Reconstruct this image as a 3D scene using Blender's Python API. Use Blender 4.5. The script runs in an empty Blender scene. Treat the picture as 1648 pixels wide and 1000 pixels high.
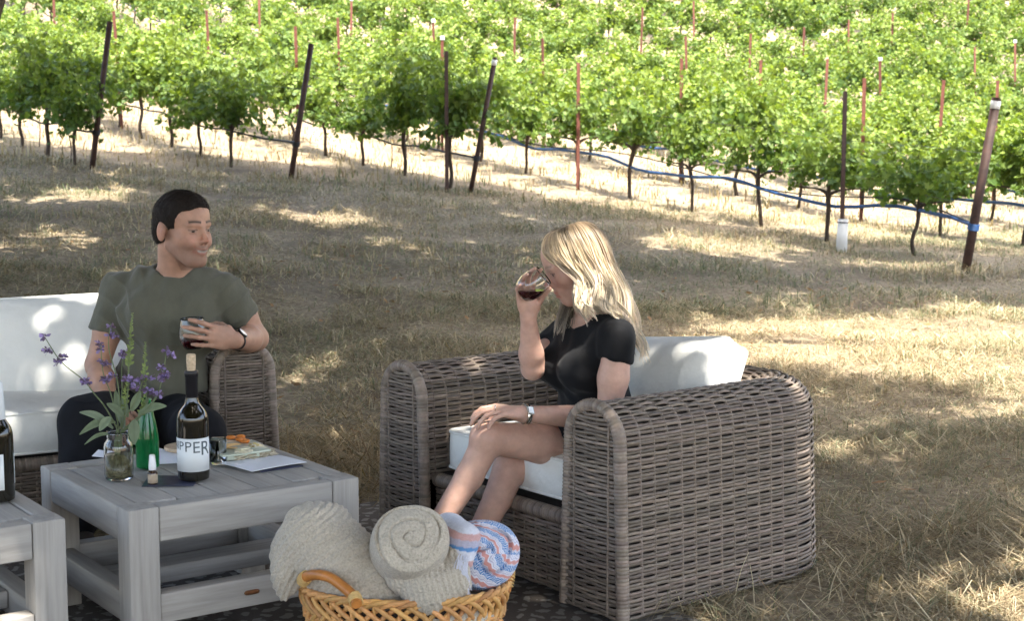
import bpy, bmesh, math, random
import numpy as np
from mathutils import Vector, Matrix
random.seed(7); RNG = np.random.default_rng(7)
sc = bpy.context.scene
COL = sc.collection
R = math.radians
# ------------------------------------------------------------------ camera, sky, sun, exposure
CAM_H, PITCH, FPX = 1.30, R(6.5), 2450.0
cam = bpy.data.cameras.new('camera'); camo = bpy.data.objects.new('camera', cam); COL.objects.link(camo)
camo.location = (0, 0, CAM_H); camo.rotation_euler = (R(90) - PITCH, 0, 0)
cam.sensor_width = 36; cam.lens = FPX / 1648 * 36; cam.clip_start = .05; cam.clip_end = 600
cam.dof.use_dof = True; cam.dof.focus_distance = 4.7; cam.dof.aperture_fstop = 9
sc.camera = camo
SUN = np.array([.21, -.33, .92]); SUN = SUN / np.linalg.norm(SUN)
SUN_EL = math.asin(SUN[2]); SUN_AZ = math.atan2(SUN[0], SUN[1])
world = bpy.data.worlds.new('World'); sc.world = world; world.use_nodes = True
wn = world.node_tree.nodes; wl = world.node_tree.links; wn.clear()
sky = wn.new('ShaderNodeTexSky'); sky.sky_type = 'NISHITA'; sky.sun_disc = False
sky.sun_elevation = SUN_EL; sky.sun_rotation = SUN_AZ; sky.air_density = 1.0; sky.dust_density = 4.0; sky.ozone_density = .4
bg = wn.new('ShaderNodeBackground'); bg.inputs['Strength'].default_value = .15
wo = wn.new('ShaderNodeOutputWorld')
wl.new(sky.outputs[0], bg.inputs[0]); wl.new(bg.outputs[0], wo.inputs[0])
sl = bpy.data.lights.new('sun', 'SUN'); sl.energy = 2.5; sl.angle = R(.53); sl.color = (1, .95, .86)
slo = bpy.data.objects.new('sun', sl); COL.objects.link(slo)
slo.rotation_euler = Vector(SUN).to_track_quat('Z', 'Y').to_euler(); slo.location = (3, -5, 14)
vs = sc.view_settings; vs.view_transform = 'Standard'; vs.look = 'None'; vs.exposure = 2.8; vs.gamma = 1
vs.use_curve_mapping = False
sc.cycles.max_bounces = 14; sc.cycles.transmission_bounces = 14; sc.cycles.transparent_max_bounces = 8
sc.cycles.caustics_reflective = False; sc.cycles.caustics_refractive = True; sc.cycles.sample_clamp_indirect = 4

# ------------------------------------------------------------------ helpers
def at(u, v, y):
    """point seen at pixel (u, v) of the photograph at depth y (metres)"""
    d = np.array([(u - 824) / FPX, 1, -(v - 500) / FPX]); c, s = math.cos(PITCH), math.sin(PITCH)
    d = np.array([d[0], d[1] * c + d[2] * s, -d[1] * s + d[2] * c]); return np.array([0, 0, CAM_H]) + d * (y / d[1])
def atz(u, v, z):
    d = np.array([(u - 824) / FPX, 1, -(v - 500) / FPX]); c, s = math.cos(PITCH), math.sin(PITCH)
    d = np.array([d[0], d[1] * c + d[2] * s, -d[1] * s + d[2] * c]); return np.array([0, 0, CAM_H]) + d * ((z - CAM_H) / d[2])
def pix(P):
    P = np.asarray(P, float) - [0, 0, CAM_H]; c, s = math.cos(PITCH), math.sin(PITCH)
    y = P[..., 1] * c - P[..., 2] * s; z = P[..., 1] * s + P[..., 2] * c
    return 824 + FPX * P[..., 0] / y, 500 - FPX * z / y
def unit(v):
    v = np.asarray(v, float); return v / np.linalg.norm(v)

class MB:
    """mesh builder: arrays of vertices and of quads and triangles, one colour per vertex"""
    def __init__(s): s.V = []; s.Q = []; s.T = []; s.C = []; s.n = 0
    def add(s, V, Q=None, T=None, col=(1, 1, 1)):
        V = np.asarray(V, float).reshape(-1, 3); s.V.append(V)
        if Q is not None and len(Q): s.Q.append(np.asarray(Q, int).reshape(-1, 4) + s.n)
        if T is not None and len(T): s.T.append(np.asarray(T, int).reshape(-1, 3) + s.n)
        c = np.asarray(col, float)
        s.C.append(np.tile(c, (len(V), 1)) if c.ndim == 1 else c); s.n += len(V); return s
    def grid(s, P, col=(1, 1, 1), wrap_u=False, wrap_v=False):
        """P (nu, nv, 3)"""
        nu, nv = P.shape[:2]; I = np.arange(nu * nv).reshape(nu, nv)
        if wrap_u: I = np.concatenate([I, I[:1]], 0)
        if wrap_v: I = np.concatenate([I, I[:, :1]], 1)
        Q = np.stack([I[:-1, :-1], I[1:, :-1], I[1:, 1:], I[:-1, 1:]], -1).reshape(-1, 4)
        c = np.asarray(col, float)
        return s.add(P.reshape(-1, 3), Q, col=c if c.ndim == 1 else c.reshape(-1, 3))
    def tube(s, path, rad, sides=8, col=(1, 1, 1), cap=True, flat=None):
        path = np.asarray(path, float); n = len(path); rad = np.broadcast_to(np.asarray(rad, float), (n,))
        tg = np.gradient(path, axis=0); tg /= np.linalg.norm(tg, axis=1, keepdims=True) + 1e-12
        up = np.array([0, 0, 1.]) if abs(tg[0][2]) < .9 else np.array([1., 0, 0])
        A = np.cross(up, tg[0]); A /= np.linalg.norm(A); As = [A]
        for i in range(1, n):
            A = A - tg[i] * (A @ tg[i]); A /= np.linalg.norm(A) + 1e-12; As.append(A)
        As = np.array(As); B = np.cross(tg, As); a = np.arange(sides) * 2 * math.pi / sides
        fl = 1 if flat is None else flat
        P = path[:, None] + rad[:, None, None] * (np.cos(a)[None, :, None] * As[:, None] + fl * np.sin(a)[None, :, None] * B[:, None])
        s.grid(P, col, wrap_v=True)
        if cap:
            for k, rev in ((0, 1), (n - 1, 0)):
                ring = P[k]; c = path[k]; i = np.arange(sides); j = (i + 1) % sides
                T = np.stack([i, j, np.full(sides, sides)], 1); T = T[:, ::-1] if rev else T
                s.add(np.vstack([ring, c]), T=T, col=col if np.asarray(col).ndim == 1 else np.asarray(col).reshape(-1, 3)[:1].repeat(sides + 1, 0))
        return s
    def lathe(s, prof, sides=32, col=(1, 1, 1), origin=(0, 0, 0), Rm=None, cols=None):
        prof = np.asarray(prof, float); a = np.arange(sides) * 2 * math.pi / sides
        P = np.stack([prof[:, 0][:, None] * np.cos(a), prof[:, 0][:, None] * np.sin(a), np.repeat(prof[:, 1][:, None], sides, 1)], -1)
        if Rm is not None: P = P @ np.asarray(Rm).T
        P = P + np.asarray(origin)
        c = np.repeat(np.asarray(cols)[:, None, :], sides, 1) if cols is not None else col
        s.grid(P[:, ::-1], c, wrap_v=True); return s
    def box(s, lo, hi, bev=0.004, col=(1, 1, 1), Rm=None, origin=(0, 0, 0)):
        lo = np.asarray(lo, float); hi = np.asarray(hi, float); bm = bmesh.new(); bmesh.ops.create_cube(bm, size=1)
        for v in bm.verts: v.co = Vector((lo + hi) / 2 + np.array(v.co) * (hi - lo))
        if bev > 0: bmesh.ops.bevel(bm, geom=list(bm.edges), offset=min(bev, .45 * (hi - lo).min()), segments=2, affect='EDGES', profile=.6)
        V = np.array([v.co[:] for v in bm.verts]); bm.verts.index_update()
        if Rm is not None: V = V @ np.asarray(Rm).T
        V = V + np.asarray(origin)
        Q = [[v.index for v in f.verts] for f in bm.faces if len(f.verts) == 4]; T = [[v.index for v in f.verts] for f in bm.faces if len(f.verts) == 3]
        bm.free(); return s.add(V, Q, T, col)
    def mesh(s, name, mat=None, smooth=True, off=(0, 0, 0)):
        V = np.vstack(s.V) - np.asarray(off); C = np.vstack(s.C)
        Q = np.vstack(s.Q) if s.Q else np.zeros((0, 4), int); T = np.vstack(s.T) if s.T else np.zeros((0, 3), int)
        me = bpy.data.meshes.new(name); me.vertices.add(len(V)); me.vertices.foreach_set('co', V.astype(np.float32).ravel())
        L = np.concatenate([Q.ravel(), T.ravel()]); me.loops.add(len(L)); me.loops.foreach_set('vertex_index', L.astype(np.int32))
        ls = np.concatenate([np.arange(len(Q)) * 4, len(Q) * 4 + np.arange(len(T)) * 3]).astype(np.int32)
        lt = np.concatenate([np.full(len(Q), 4), np.full(len(T), 3)]).astype(np.int32)
        me.polygons.add(len(ls)); me.polygons.foreach_set('loop_start', ls); me.polygons.foreach_set('loop_total', lt)
        me.polygons.foreach_set('use_smooth', np.full(len(ls), bool(smooth)))
        a = me.color_attributes.new('col', 'FLOAT_COLOR', 'POINT')
        a.data.foreach_set('color', np.hstack([C, np.ones((len(C), 1))]).astype(np.float32).ravel())
        me.update(); me.validate()
        if mat: me.materials.append(mat)
        return me
def tag(o, label=None, cat=None, group=None, kind=None):
    if label: o['label'] = label
    if cat: o['category'] = cat
    if group: o['group'] = group
    if kind: o['kind'] = kind
    return o
def link(name, me, parent=None):
    o = bpy.data.objects.new(name, me); COL.objects.link(o)
    if parent is not None: o.parent = parent
    return o
def empty(name, loc=(0, 0, 0), rz=0):
    o = bpy.data.objects.new(name, None); COL.objects.link(o); o.location = tuple(map(float, loc)); o.rotation_euler = (0, 0, rz)
    o.empty_display_size = .1; return o
def root_of(o):
    off = np.zeros(3)
    while o is not None: off = off + np.array(o.location[:]); o = o.parent
    return off
def part(name, mb, mat, parent=None, smooth=True, world_coords=True):
    off = root_of(parent) if (parent is not None and world_coords) else (0, 0, 0)
    return link(name, mb.mesh(name, mat, smooth, off), parent)
def thing_mesh(name, mb, mat, base, smooth=True):
    """one-mesh thing whose origin lies at its base; mb in world coordinates"""
    o = link(name, mb.mesh(name, mat, smooth, base)); o.location = tuple(map(float, base)); return o
def rotz(a): c, s = math.cos(a), math.sin(a); return np.array([[c, -s, 0], [s, c, 0], [0, 0, 1]])
def frame(zax, xhint=(1, 0, 0)):
    z = unit(zax); x = np.asarray(xhint, float); x = unit(x - z * (x @ z)); return np.stack([x, np.cross(z, x), z], 1)
def smooth_path(pts, n=24):
    pts = np.asarray(pts, float); m = len(pts)
    if m < 3: return np.array([pts[0] + (pts[-1] - pts[0]) * t for t in np.linspace(0, 1, n)])
    P = np.vstack([2 * pts[0] - pts[1], pts, 2 * pts[-1] - pts[-2]]); out = []
    for t in np.linspace(0, m - 1 - 1e-6, n):
        i = int(t); f = t - i; a, b, c, d = P[i:i + 4]
        out.append(.5 * ((2 * b) + (c - a) * f + (2 * a - 5 * b + 4 * c - d) * f * f + (3 * b - a - 3 * c + d) * f ** 3))
    return np.array(out)
_pn = [np.random.default_rng(i) for i in range(4)]
_NW = [(g.normal(size=(7, 3)), g.uniform(0, 6.28, 7)) for g in _pn]
def snoise(P, scale=1., k=0):
    """cheap smooth noise in about -1..1: a sum of sines"""
    W, ph = _NW[k]; P = np.asarray(P, float) * scale
    return np.sin(P @ W.T * 2.2 + ph).sum(-1) / 3.2

# ------------------------------------------------------------------ materials
def new_mat(name):
    m = bpy.data.materials.new(name); m.use_nodes = True; nt = m.node_tree; b = nt.nodes['Principled BSDF']; return m, nt, b
def mat(name, base=(.5, .5, .5), rough=.6, attr=False, noise=None, bump=None, spec=.5, trans=0, ior=1.45, metal=0, stretch=(1, 1, 1), sheen=0, leaf=0, coat=0, sss=0, bump2=None, coords='Object'):
    m, nt, b = new_mat(name); N = nt.nodes; K = nt.links
    b.inputs['Roughness'].default_value = rough; b.inputs['Metallic'].default_value = metal; b.inputs['IOR'].default_value = ior
    b.inputs['Specular IOR Level'].default_value = spec; b.inputs['Transmission Weight'].default_value = trans
    b.inputs['Sheen Weight'].default_value = sheen; b.inputs['Coat Weight'].default_value = coat
    if sss:
        b.inputs['Subsurface Weight'].default_value = sss; b.inputs['Subsurface Radius'].default_value = (.012, .005, .003); b.inputs['Subsurface Scale'].default_value = 1
    tc = N.new('ShaderNodeTexCoord'); mp = N.new('ShaderNodeMapping'); mp.inputs['Scale'].default_value = stretch
    K.new(tc.outputs[coords], mp.inputs[0])
    if attr:
        a = N.new('ShaderNodeAttribute'); a.attribute_name = 'col'; out = a.outputs['Color']
    else:
        a = N.new('ShaderNodeRGB'); a.outputs[0].default_value = (*base, 1); out = a.outputs[0]
    if noise:
        n = N.new('ShaderNodeTexNoise'); n.inputs['Scale'].default_value = noise[0]; n.inputs['Detail'].default_value = 5; n.inputs['Roughness'].default_value = .6; K.new(mp.outputs[0], n.inputs['Vector'])
        r = N.new('ShaderNodeMapRange'); r.inputs['From Min'].default_value = .3; r.inputs['From Max'].default_value = .7; r.inputs['To Min'].default_value = 1 - noise[1]; r.inputs['To Max'].default_value = 1 + noise[1]; K.new(n.outputs[0], r.inputs[0])
        x = N.new('ShaderNodeVectorMath'); x.operation = 'SCALE'; K.new(out, x.inputs[0]); K.new(r.outputs[0], x.inputs['Scale']); out = x.outputs[0]
    K.new(out, b.inputs['Base Color']); last = None
    for bp in (bump, bump2):
        if bp:
            n = N.new('ShaderNodeTexNoise'); n.inputs['Scale'].default_value = bp[0]; n.inputs['Detail'].default_value = 4; K.new(mp.outputs[0], n.inputs['Vector'])
            u = N.new('ShaderNodeBump'); u.inputs['Strength'].default_value = bp[1]; u.inputs['Distance'].default_value = bp[2]; K.new(n.outputs[0], u.inputs['Height'])
            if last: K.new(last, u.inputs['Normal'])
            last = u.outputs[0]
    if last: K.new(last, b.inputs['Normal'])
    if leaf:
        t = N.new('ShaderNodeBsdfTranslucent'); mx = N.new('ShaderNodeMixShader'); mx.inputs[0].default_value = leaf
        sx = N.new('ShaderNodeMix'); sx.data_type = 'RGBA'; sx.blend_type = 'MULTIPLY'; sx.inputs[0].default_value = 1; sx.inputs[7].default_value = (1.5, 1.45, .55, 1)
        K.new(out, sx.inputs[6]); K.new(sx.outputs[2], t.inputs[0])
        K.new(b.outputs[0], mx.inputs[1]); K.new(t.outputs[0], mx.inputs[2]); K.new(mx.outputs[0], N['Material Output'].inputs['Surface'])
    return m
MT = {}
MT['wicker'] = mat('wicker', attr=True, rough=.5, noise=(60, .18), spec=.4)
MT['wicker_shade'] = mat('wicker_shade', (.022, .016, .012), .9)  # near-black painted for the shade behind gaps in the weave
MT['cushion'] = mat('cushion_canvas', (.76, .75, .70), .9, noise=(6, .05), bump=(9, .6, .03), bump2=(700, .12, .001))
for ax, st in (('x', (2.2, 34, 34)), ('y', (34, 2.2, 34)), ('z', (34, 34, 2.2))):
    MT['teak_' + ax] = mat('weathered_teak_' + ax, (.36, .335, .305), .75, noise=(1.6, .20), bump=(3, .3, .004), stretch=st)
MT['skin'] = mat('skin', attr=True, rough=.5, noise=(34, .12), spec=.35, sss=.25, bump=(300, .08, .001))
MT['shirt'] = mat('olive_cotton', (.100, .096, .068), .9, noise=(25, .10), sheen=.15, bump=(900, .15, .001), bump2=(11, .5, .02), stretch=(1, 1, .55))
MT['black_cloth'] = mat('black_cloth', (.006, .006, .007), .85, noise=(20, .2), sheen=.05, bump=(12, .4, .015), spec=.25)
MT['pants'] = mat('dark_trousers', (.006, .006, .008), .85, noise=(20, .2), bump=(12, .4, .015), spec=.3)
MT['dark_hair'] = mat('dark_hair', (.015, .010, .007), .6, noise=(160, .5), bump=(260, .7, .004), spec=.2)
MT['blonde'] = mat('blonde_hair', attr=True, rough=.38, spec=.5, noise=(120, .15))
MT['glass'] = mat('clear_glass', (1, 1, 1), .0, trans=1, ior=1.45)
MT['water'] = mat('water', (.85, .9, .8), .0, trans=1, ior=1.33)
MT['wine'] = mat('red_wine', (.055, .003, .006), .03, trans=.25, ior=1.34)
MT['bottle_dark'] = mat('dark_bottle_glass', (.010, .008, .004), .04, spec=.6, coat=.3)
MT['bottle_brown'] = mat('brown_bottle_glass', (.030, .020, .006), .04, spec=.6, coat=.3)
MT['bottle_green'] = mat('green_glass', (.012, .25, .07), .03, trans=.55, ior=1.45)
MT['amber'] = mat('amber_glass', (.03, .012, .004), .05, spec=.6)
MT['paper'] = mat('white_paper', (.84, .85, .90), .8)
MT['label_paper'] = mat('label_paper', (.70, .73, .74), .7)
MT['ink'] = mat('label_ink', (.10, .12, .13), .8)
MT['kraft'] = mat('kraft_label', (.42, .33, .24), .8)
MT['card_dark'] = mat('dark_card', (.05, .055, .10), .35, noise=(30, .4))
MT['white_plastic'] = mat('white_plastic', (.8, .8, .82), .35)
MT['foil_dark'] = mat('dark_foil', (.012, .010, .012), .4)
MT['cork'] = mat('cork', (.55, .42, .28), .85, noise=(150, .25))
MT['steel'] = mat('steel', (.62, .6, .52), .25, metal=1)
MT['white_face'] = mat('watch_dial', (.82, .84, .86), .25)
MT['black_leather'] = mat('black_leather', (.012, .012, .014), .5)
MT['bronze'] = mat('bronze_badge', (.20, .085, .035), .45, metal=.5, noise=(80, .3))
MT['honey'] = mat('honey_wicker', attr=True, rough=.6, noise=(80, .2), spec=.5)
MT['handle_wood'] = mat('handle_wood', (.50, .19, .045), .35, noise=(30, .25))
MT['knit'] = mat('knit_throw', (.50, .435, .345), .95, noise=(170, .22), sheen=.2, bump=(170, 1., .006), bump2=(40, .5, .01))
MT['towel'] = mat('woven_towel', attr=True, rough=.95, noise=(120, .10), sheen=.2, bump=(420, .5, .003))
MT['rust'] = mat('rusty_steel', (.13, .043, .028), .75, noise=(14, .45), bump=(60, .3, .003))
MT['rust_shaded'] = mat('shaded_rusty_steel', (.050, .025, .019), .7, noise=(14, .45), bump=(60, .3, .003))  # darker copy of the rust, with the front posts' shade in its colour
MT['white_paint'] = mat('white_sleeve', (.78, .79, .80), .6, noise=(8, .08))
MT['hose_black'] = mat('black_hose', (.018, .017, .018), .5)
MT['hose_blue'] = mat('blue_hose', (.028, .085, .22), .45, noise=(9, .2))
MT['wire'] = mat('wire', (.10, .09, .08), .5, metal=.6)
MT['bark'] = mat('vine_bark', (.060, .042, .030), .9, noise=(30, .4), bump=(50, .8, .01), stretch=(1, 1, .3))
MT['oak_bark'] = mat('oak_bark', (.085, .066, .050), .95, noise=(9, .5), bump=(14, 1, .05), stretch=(1, 1, .3))
MT['vine_leaf'] = mat('vine_leaf', attr=True, rough=.5, spec=.35, leaf=.36)
MT['oak_leaf'] = mat('oak_leaf', (.05, .075, .022), .55, leaf=.25)
MT['grass'] = mat('dry_grass', attr=True, rough=.85, spec=.15, leaf=.15)
MT['sage_leaf'] = mat('sage_leaf', attr=True, rough=.8, noise=(60, .12), leaf=.2)
MT['petal'] = mat('petal', attr=True, rough=.7, leaf=.3)
MT['pebble'] = mat('pebbles', attr=True, rough=.5)
MT['cheese'] = mat('food', attr=True, rough=.55, noise=(80, .12))
MT['board'] = mat('serving_board', (.55, .40, .26), .6, noise=(6, .2), stretch=(3, 30, 30))
MT['plate'] = mat('pale_plate', (.55, .60, .50), .2, noise=(9, .06))
# ------------------------------------------------------------------ terrain
def terrain(x, y):
    x = np.asarray(x, float); y = np.asarray(y, float)
    q = -.0767 * x + .0584 * y - .524
    k = .12; z = k * np.logaddexp(0, q / k) - .004
    z = z * np.clip((y - 5.5) / 5, 0, 1) ** 1.0
    far = np.clip(y - 19, 0, 45); z = z + .0052 * far ** 2 + np.clip(y - 64, 0, 80) * .35
    z = np.where(y > 6, z + .025 * snoise(np.stack([x, y, 0 * x], -1), .9) * np.clip((y - 6) / 4, 0, 1), z)
    return z
def ground_material():
    m, nt, b = new_mat('dry_ground'); N = nt.nodes; K = nt.links
    tc = N.new('ShaderNodeTexCoord')
    def noise(s, d=6, r=.6):
        n = N.new('ShaderNodeTexNoise'); n.inputs['Scale'].default_value = s; n.inputs['Detail'].default_value = d; n.inputs['Roughness'].default_value = r; K.new(tc.outputs['Object'], n.inputs['Vector']); return n
    def ramp(src, stops):
        r = N.new('ShaderNodeValToRGB'); K.new(src, r.inputs[0]); e = r.color_ramp.elements
        while len(e) < len(stops): e.new(.5)
        for i, (p, c) in enumerate(stops): e[i].position = p; e[i].color = (*c, 1)
        return r
    n1 = noise(26); n2 = noise(.9, 5, .65); n3 = noise(7, 4)
    straw = ramp(n1.outputs[0], [(.3, (.14, .105, .07)), (.5, (.28, .22, .145)), (.72, (.40, .33, .22))])
    dirt = ramp(n1.outputs[0], [(.3, (.085, .065, .05)), (.7, (.22, .17, .12))])
    mx = N.new('ShaderNodeMix'); mx.data_type = 'RGBA'; f = ramp(n2.outputs[0], [(.48, (1, 1, 1)), (.66, (.15, .15, .15))])
    K.new(f.outputs[0], mx.inputs[0]); K.new(dirt.outputs[0], mx.inputs[6]); K.new(straw.outputs[0], mx.inputs[7])
    m2 = N.new('ShaderNodeMix'); m2.data_type = 'RGBA'; f2 = ramp(n3.outputs[0], [(.52, (0, 0, 0)), (.75, (.5, .5, .5))])
    K.new(f2.outputs[0], m2.inputs[0]); K.new(mx.outputs[2], m2.inputs[6]); m2.inputs[7].default_value = (.16, .165, .095, 1)
    K.new(m2.outputs[2], b.inputs['Base Color']); b.inputs['Roughness'].default_value = .95; b.inputs['Specular IOR Level'].default_value = .1
    u = N.new('ShaderNodeBump'); u.inputs['Strength'].default_value = .8; u.inputs['Distance'].default_value = .04; K.new(n1.outputs[0], u.inputs['Height']); K.new(u.outputs[0], b.inputs['Normal'])
    return m
gx = np.concatenate([np.linspace(-140, -14, 18), np.linspace(-13, 13, 131), np.linspace(14, 140, 18)])
gy = np.concatenate([np.linspace(-60, 1, 14), np.linspace(2, 30, 141), np.linspace(31, 144, 60)])
XX, YY = np.meshgrid(gx, gy, indexing='ij')
g = MB(); g.grid(np.stack([XX, YY, terrain(XX, YY)], -1))
go = part('ground', g, ground_material()); tag(go, kind='structure')

# ------------------------------------------------------------------ dry grass and straw litter
PAL = np.array([[.40, .325, .21], [.31, .25, .155], [.22, .155, .095], [.195, .205, .125], [.13, .155, .085], [.49, .42, .29]])
def blades(n, region, hmin, hmax, wid, flat, greenish=.35, dens=None):
    x0, x1, y0, y1 = region
    x = RNG.uniform(x0, x1, n); y = y0 + (y1 - y0) * RNG.uniform(0, 1, n)
    keep = np.abs(x) < .40 * y + .7; x, y = x[keep], y[keep]
    if dens is not None: k = RNG.uniform(0, 1, len(x)) < dens(x, y); x, y = x[k], y[k]
    n = len(x); P = np.stack([x, y, terrain(x, y)], -1)
    nz = snoise(np.stack([x, y, 0 * x], -1), .55, 1); nz2 = snoise(np.stack([x, y, 0 * x], -1), 2.3, 2) + .6 * snoise(np.stack([x, y, 0 * x], -1), 6.1, 0)
    h = RNG.uniform(hmin, hmax, n) * np.clip(1 + .75 * nz2, .25, 2.4); a = RNG.uniform(0, 6.283, n); lean = RNG.uniform(.1, .9, n) if not flat else RNG.uniform(1.5, 4, n)
    D = np.stack([np.cos(a), np.sin(a), 0 * a], -1); S = np.stack([-np.sin(a), np.cos(a), 0 * a], -1) * (wid * RNG.uniform(.6, 1.4, n))[:, None]
    U = np.array([0, 0, 1.])
    inv = 1 / np.sqrt(1 + lean ** 2)
    tip = P + (U * inv[:, None] + D * (lean * inv)[:, None]) * h[:, None]
    mid = P + (U * (.62 * inv ** .6)[:, None] + D * (.38 * lean * inv)[:, None]) * h[:, None] if not flat else (P + tip) / 2 + U * (.012 * RNG.uniform(0, 1, n))[:, None]
    if flat: P = P + U * (.004 + .02 * RNG.uniform(0, 1, n))[:, None]; tip = tip * 1; tip[:, 2] = P[:, 2] + RNG.uniform(-.004, .02, n)
    V = np.stack([P - S, P + S, mid + S * .75, mid - S * .75, tip], 1)
    gi = np.clip(greenish + .38 * nz + RNG.normal(0, .18, n), 0, 1)
    ci = np.where(RNG.uniform(0, 1, n) < gi, RNG.choice([3, 4, 3], n), RNG.choice([0, 1, 2, 5, 0, 1], n))
    C = PAL[ci] * RNG.uniform(.75, 1.2, (n, 1)); C = np.repeat(C[:, None], 5, 1)
    b = np.arange(n)[:, None] * 5
    return V.reshape(-1, 3), b + np.array([[0, 1, 2, 3]]), b + np.array([[3, 2, 4]]), C.reshape(-1, 3)
RL = R(36); LX, LY = np.array([math.cos(RL), math.sin(RL)]), np.array([-math.sin(RL), math.cos(RL)])
def off_rug(x, y):
    a = x * LX[0] + y * LX[1]; b = x * LY[0] + y * LY[1]
    pat = snoise(np.stack([x, y, 0 * x], -1), 1.7, 3) + .6 * snoise(np.stack([x, y, 0 * x], -1), 4.3, 1)
    return (1. - ((a < 2.74) & (a > -1) & (b > 1) & (b < 4.62)) * 1.) * np.clip(.72 + .42 * pat, .12, 1)
gm = MB()
for args in ((30000, (-2.6, 3.6, 3.4, 6.6), .012, .05, .0016, False, .26), (120000, (-2.6, 3.6, 3.4, 6.6), .04, .18, .0014, True, .14),
             (34000, (-4.6, 4.8, 6.4, 11), .015, .06, .0022, False, .42), (120000, (-4.6, 4.8, 6.4, 11), .05, .20, .0020, True, .26),
             (40000, (-8, 8.2, 10.6, 19), .02, .08, .0034, False, .46), (90000, (-8, 8.2, 10.6, 19), .06, .22, .0032, True, .30),
             (30000, (-12, 12, 18, 34), .04, .12, .008, False, .12)):
    V, Q, T, C = blades(*args, dens=off_rug); gm.add(V, Q, T, C)
V, Q, T, C = blades(30000, (-2.2, .8, 5.0, 9.0), .10, .30, .0018, True, -.3, dens=lambda x, y: off_rug(x, y) * np.exp(-((x + .62) / .6) ** 2 - ((y - 6.1) / 1.0) ** 2)); gm.add(V, Q, T, C * np.array([1., .90, .78]))
V, Q, T, C = blades(16000, (.9, 3.2, 3.7, 4.9), .08, .26, .0016, True, -.1, dens=off_rug); gm.add(V, Q, T, C)
# a few tall dry stalks close to the seats
for (u, v, y, du, hh) in ((430, 610, 6.0, -14, .24), (452, 660, 5.6, 10, .14), (480, 690, 5.5, 16, .12), (1100, 985, 4.05, -30, .12), (1180, 980, 4.1, 20, .16), (1215, 985, 4.05, -8, .14), (1330, 985, 4.1, 25, .15), (545, 700, 5.4, -10, .13), (1010, 995, 3.95, 5, .08)):
    p = at(u, v, y); p[2] = 0.0
    gm.tube(smooth_path([p, p + [du * .0008, 0, hh * .6], p + [du * .002, 0, hh]], 6), [.0016, .0014, .0013, .0012, .001, .0008], 4, col=PAL[5])
n = 520; x = RNG.uniform(-4, 5, n); y = RNG.uniform(3.6, 13, n); k = (np.abs(x) < .38 * y) & (off_rug(x, y) > 0); x, y = x[k], y[k]; n = len(x)     # fallen oak leaves
P = np.stack([x, y, terrain(x, y) + .012 + .02 * RNG.uniform(0, 1, n)], -1); a = RNG.uniform(0, 6.283, n); D = np.stack([np.cos(a), np.sin(a), RNG.normal(0, .25, n)], -1); S = np.stack([-np.sin(a), np.cos(a), RNG.normal(0, .4, n)], -1); L = RNG.uniform(.02, .04, n)[:, None]
V = np.stack([P - D * L, P - D * L * .2 + S * L * .45, P + D * L, P - D * L * .2 - S * L * .45], 1); gm.add(V.reshape(-1, 3), np.arange(n)[:, None] * 4 + np.arange(4)[None], col=np.repeat(np.array([[.26, .15, .075]]) * RNG.uniform(.6, 1.5, (n, 1)), 4, 0))
gr = part('dry_grass', gm, MT['grass'], smooth=False); tag(gr, 'dry straw coloured grass and mown hay covering the ground', 'grass', kind='stuff')
# ------------------------------------------------------------------ the oak; its unseen crown is laid along sun rays to shape the shade
def yedge(x): return np.interp(x, [-9, -6, -3, -.5, .6, 3, 5, 9], [22, 22, 21.6, 20.6, 18.9, 16.9, 16.3, 16.0])
HOLES = [(3.0, 9.35, 1.35, 1.2, .3), (5.0, 9.8, 2.2, 1.5, 0), (1.9, 15.2, .7, .75, 0), (3.6, 14.2, .4, .3, 0), (-1.0, 7.9, .10, .25, 0), (-1.8, 15.2, .45, .6, 0), (-4.4, 15.6, .5, .5, 0),
         (-1.33, 3.40, .17, .17, 0), (-1.62, 5.88, .10, .10, 0), (1.5, 3.9, .12, .06, 0), (2.7, 4.9, .2, .2, 0), (2.3, 7.1, .2, .15, 0), (.5, 11.5, .2, .3, 0), (-2.6, 11.2, .3, .2, 0)]
def in_hole(x, y, m):
    r = np.zeros(x.shape, bool)
    for hx, hy, a, b, t in HOLES:
        dx, dy = x - hx, y - hy; r |= ((dx / (a + (m if a > .8 else m * .40))) ** 2 + (dy / (b + (m if a > .8 else m * .40))) ** 2) < 1
    return r
nc = 9800
cx = RNG.uniform(-10, 9, nc); cy = RNG.uniform(-7, 21, nc)
ok = (cy < yedge(cx) - .15) & ~in_hole(cx, cy, .62)
cl = snoise(np.stack([cx, cy, 0 * cx], -1), 1.0, 3); ok &= RNG.uniform(0, 1, nc) < np.clip(1.0 - .22 * cl, .35, 1)
ok &= ~((cx > 1.1) & (cx < 4.5) & (cy > 3.4) & (cy < 8.2) & (RNG.uniform(0, 1, nc) < .45)); cx, cy = cx[ok], cy[ok]; nc = len(cx)
ch = RNG.uniform(4.7, 7.6, nc)
CC = np.stack([cx, cy, 0 * cx], -1) + SUN[None] / SUN[2] * ch[:, None]
nl = 40; o = RNG.normal(0, 1, (nc, nl, 3)) * np.array([.17, .17, .13]); lp = (CC[:, None] + o).reshape(-1, 3); n = len(lp)
def rand_frames(n, upbias=0.):
    z = RNG.normal(0, 1, (n, 3)); z[:, 2] = np.abs(z[:, 2]) + upbias; z /= np.linalg.norm(z, axis=1, keepdims=True)
    x = RNG.normal(0, 1, (n, 3)); x -= z * (x * z).sum(1, keepdims=True); x /= np.linalg.norm(x, axis=1, keepdims=True)
    return x, np.cross(z, x), z
X, Yv, Zv = rand_frames(n, .4); sz = RNG.uniform(.15, .25, n)
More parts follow.
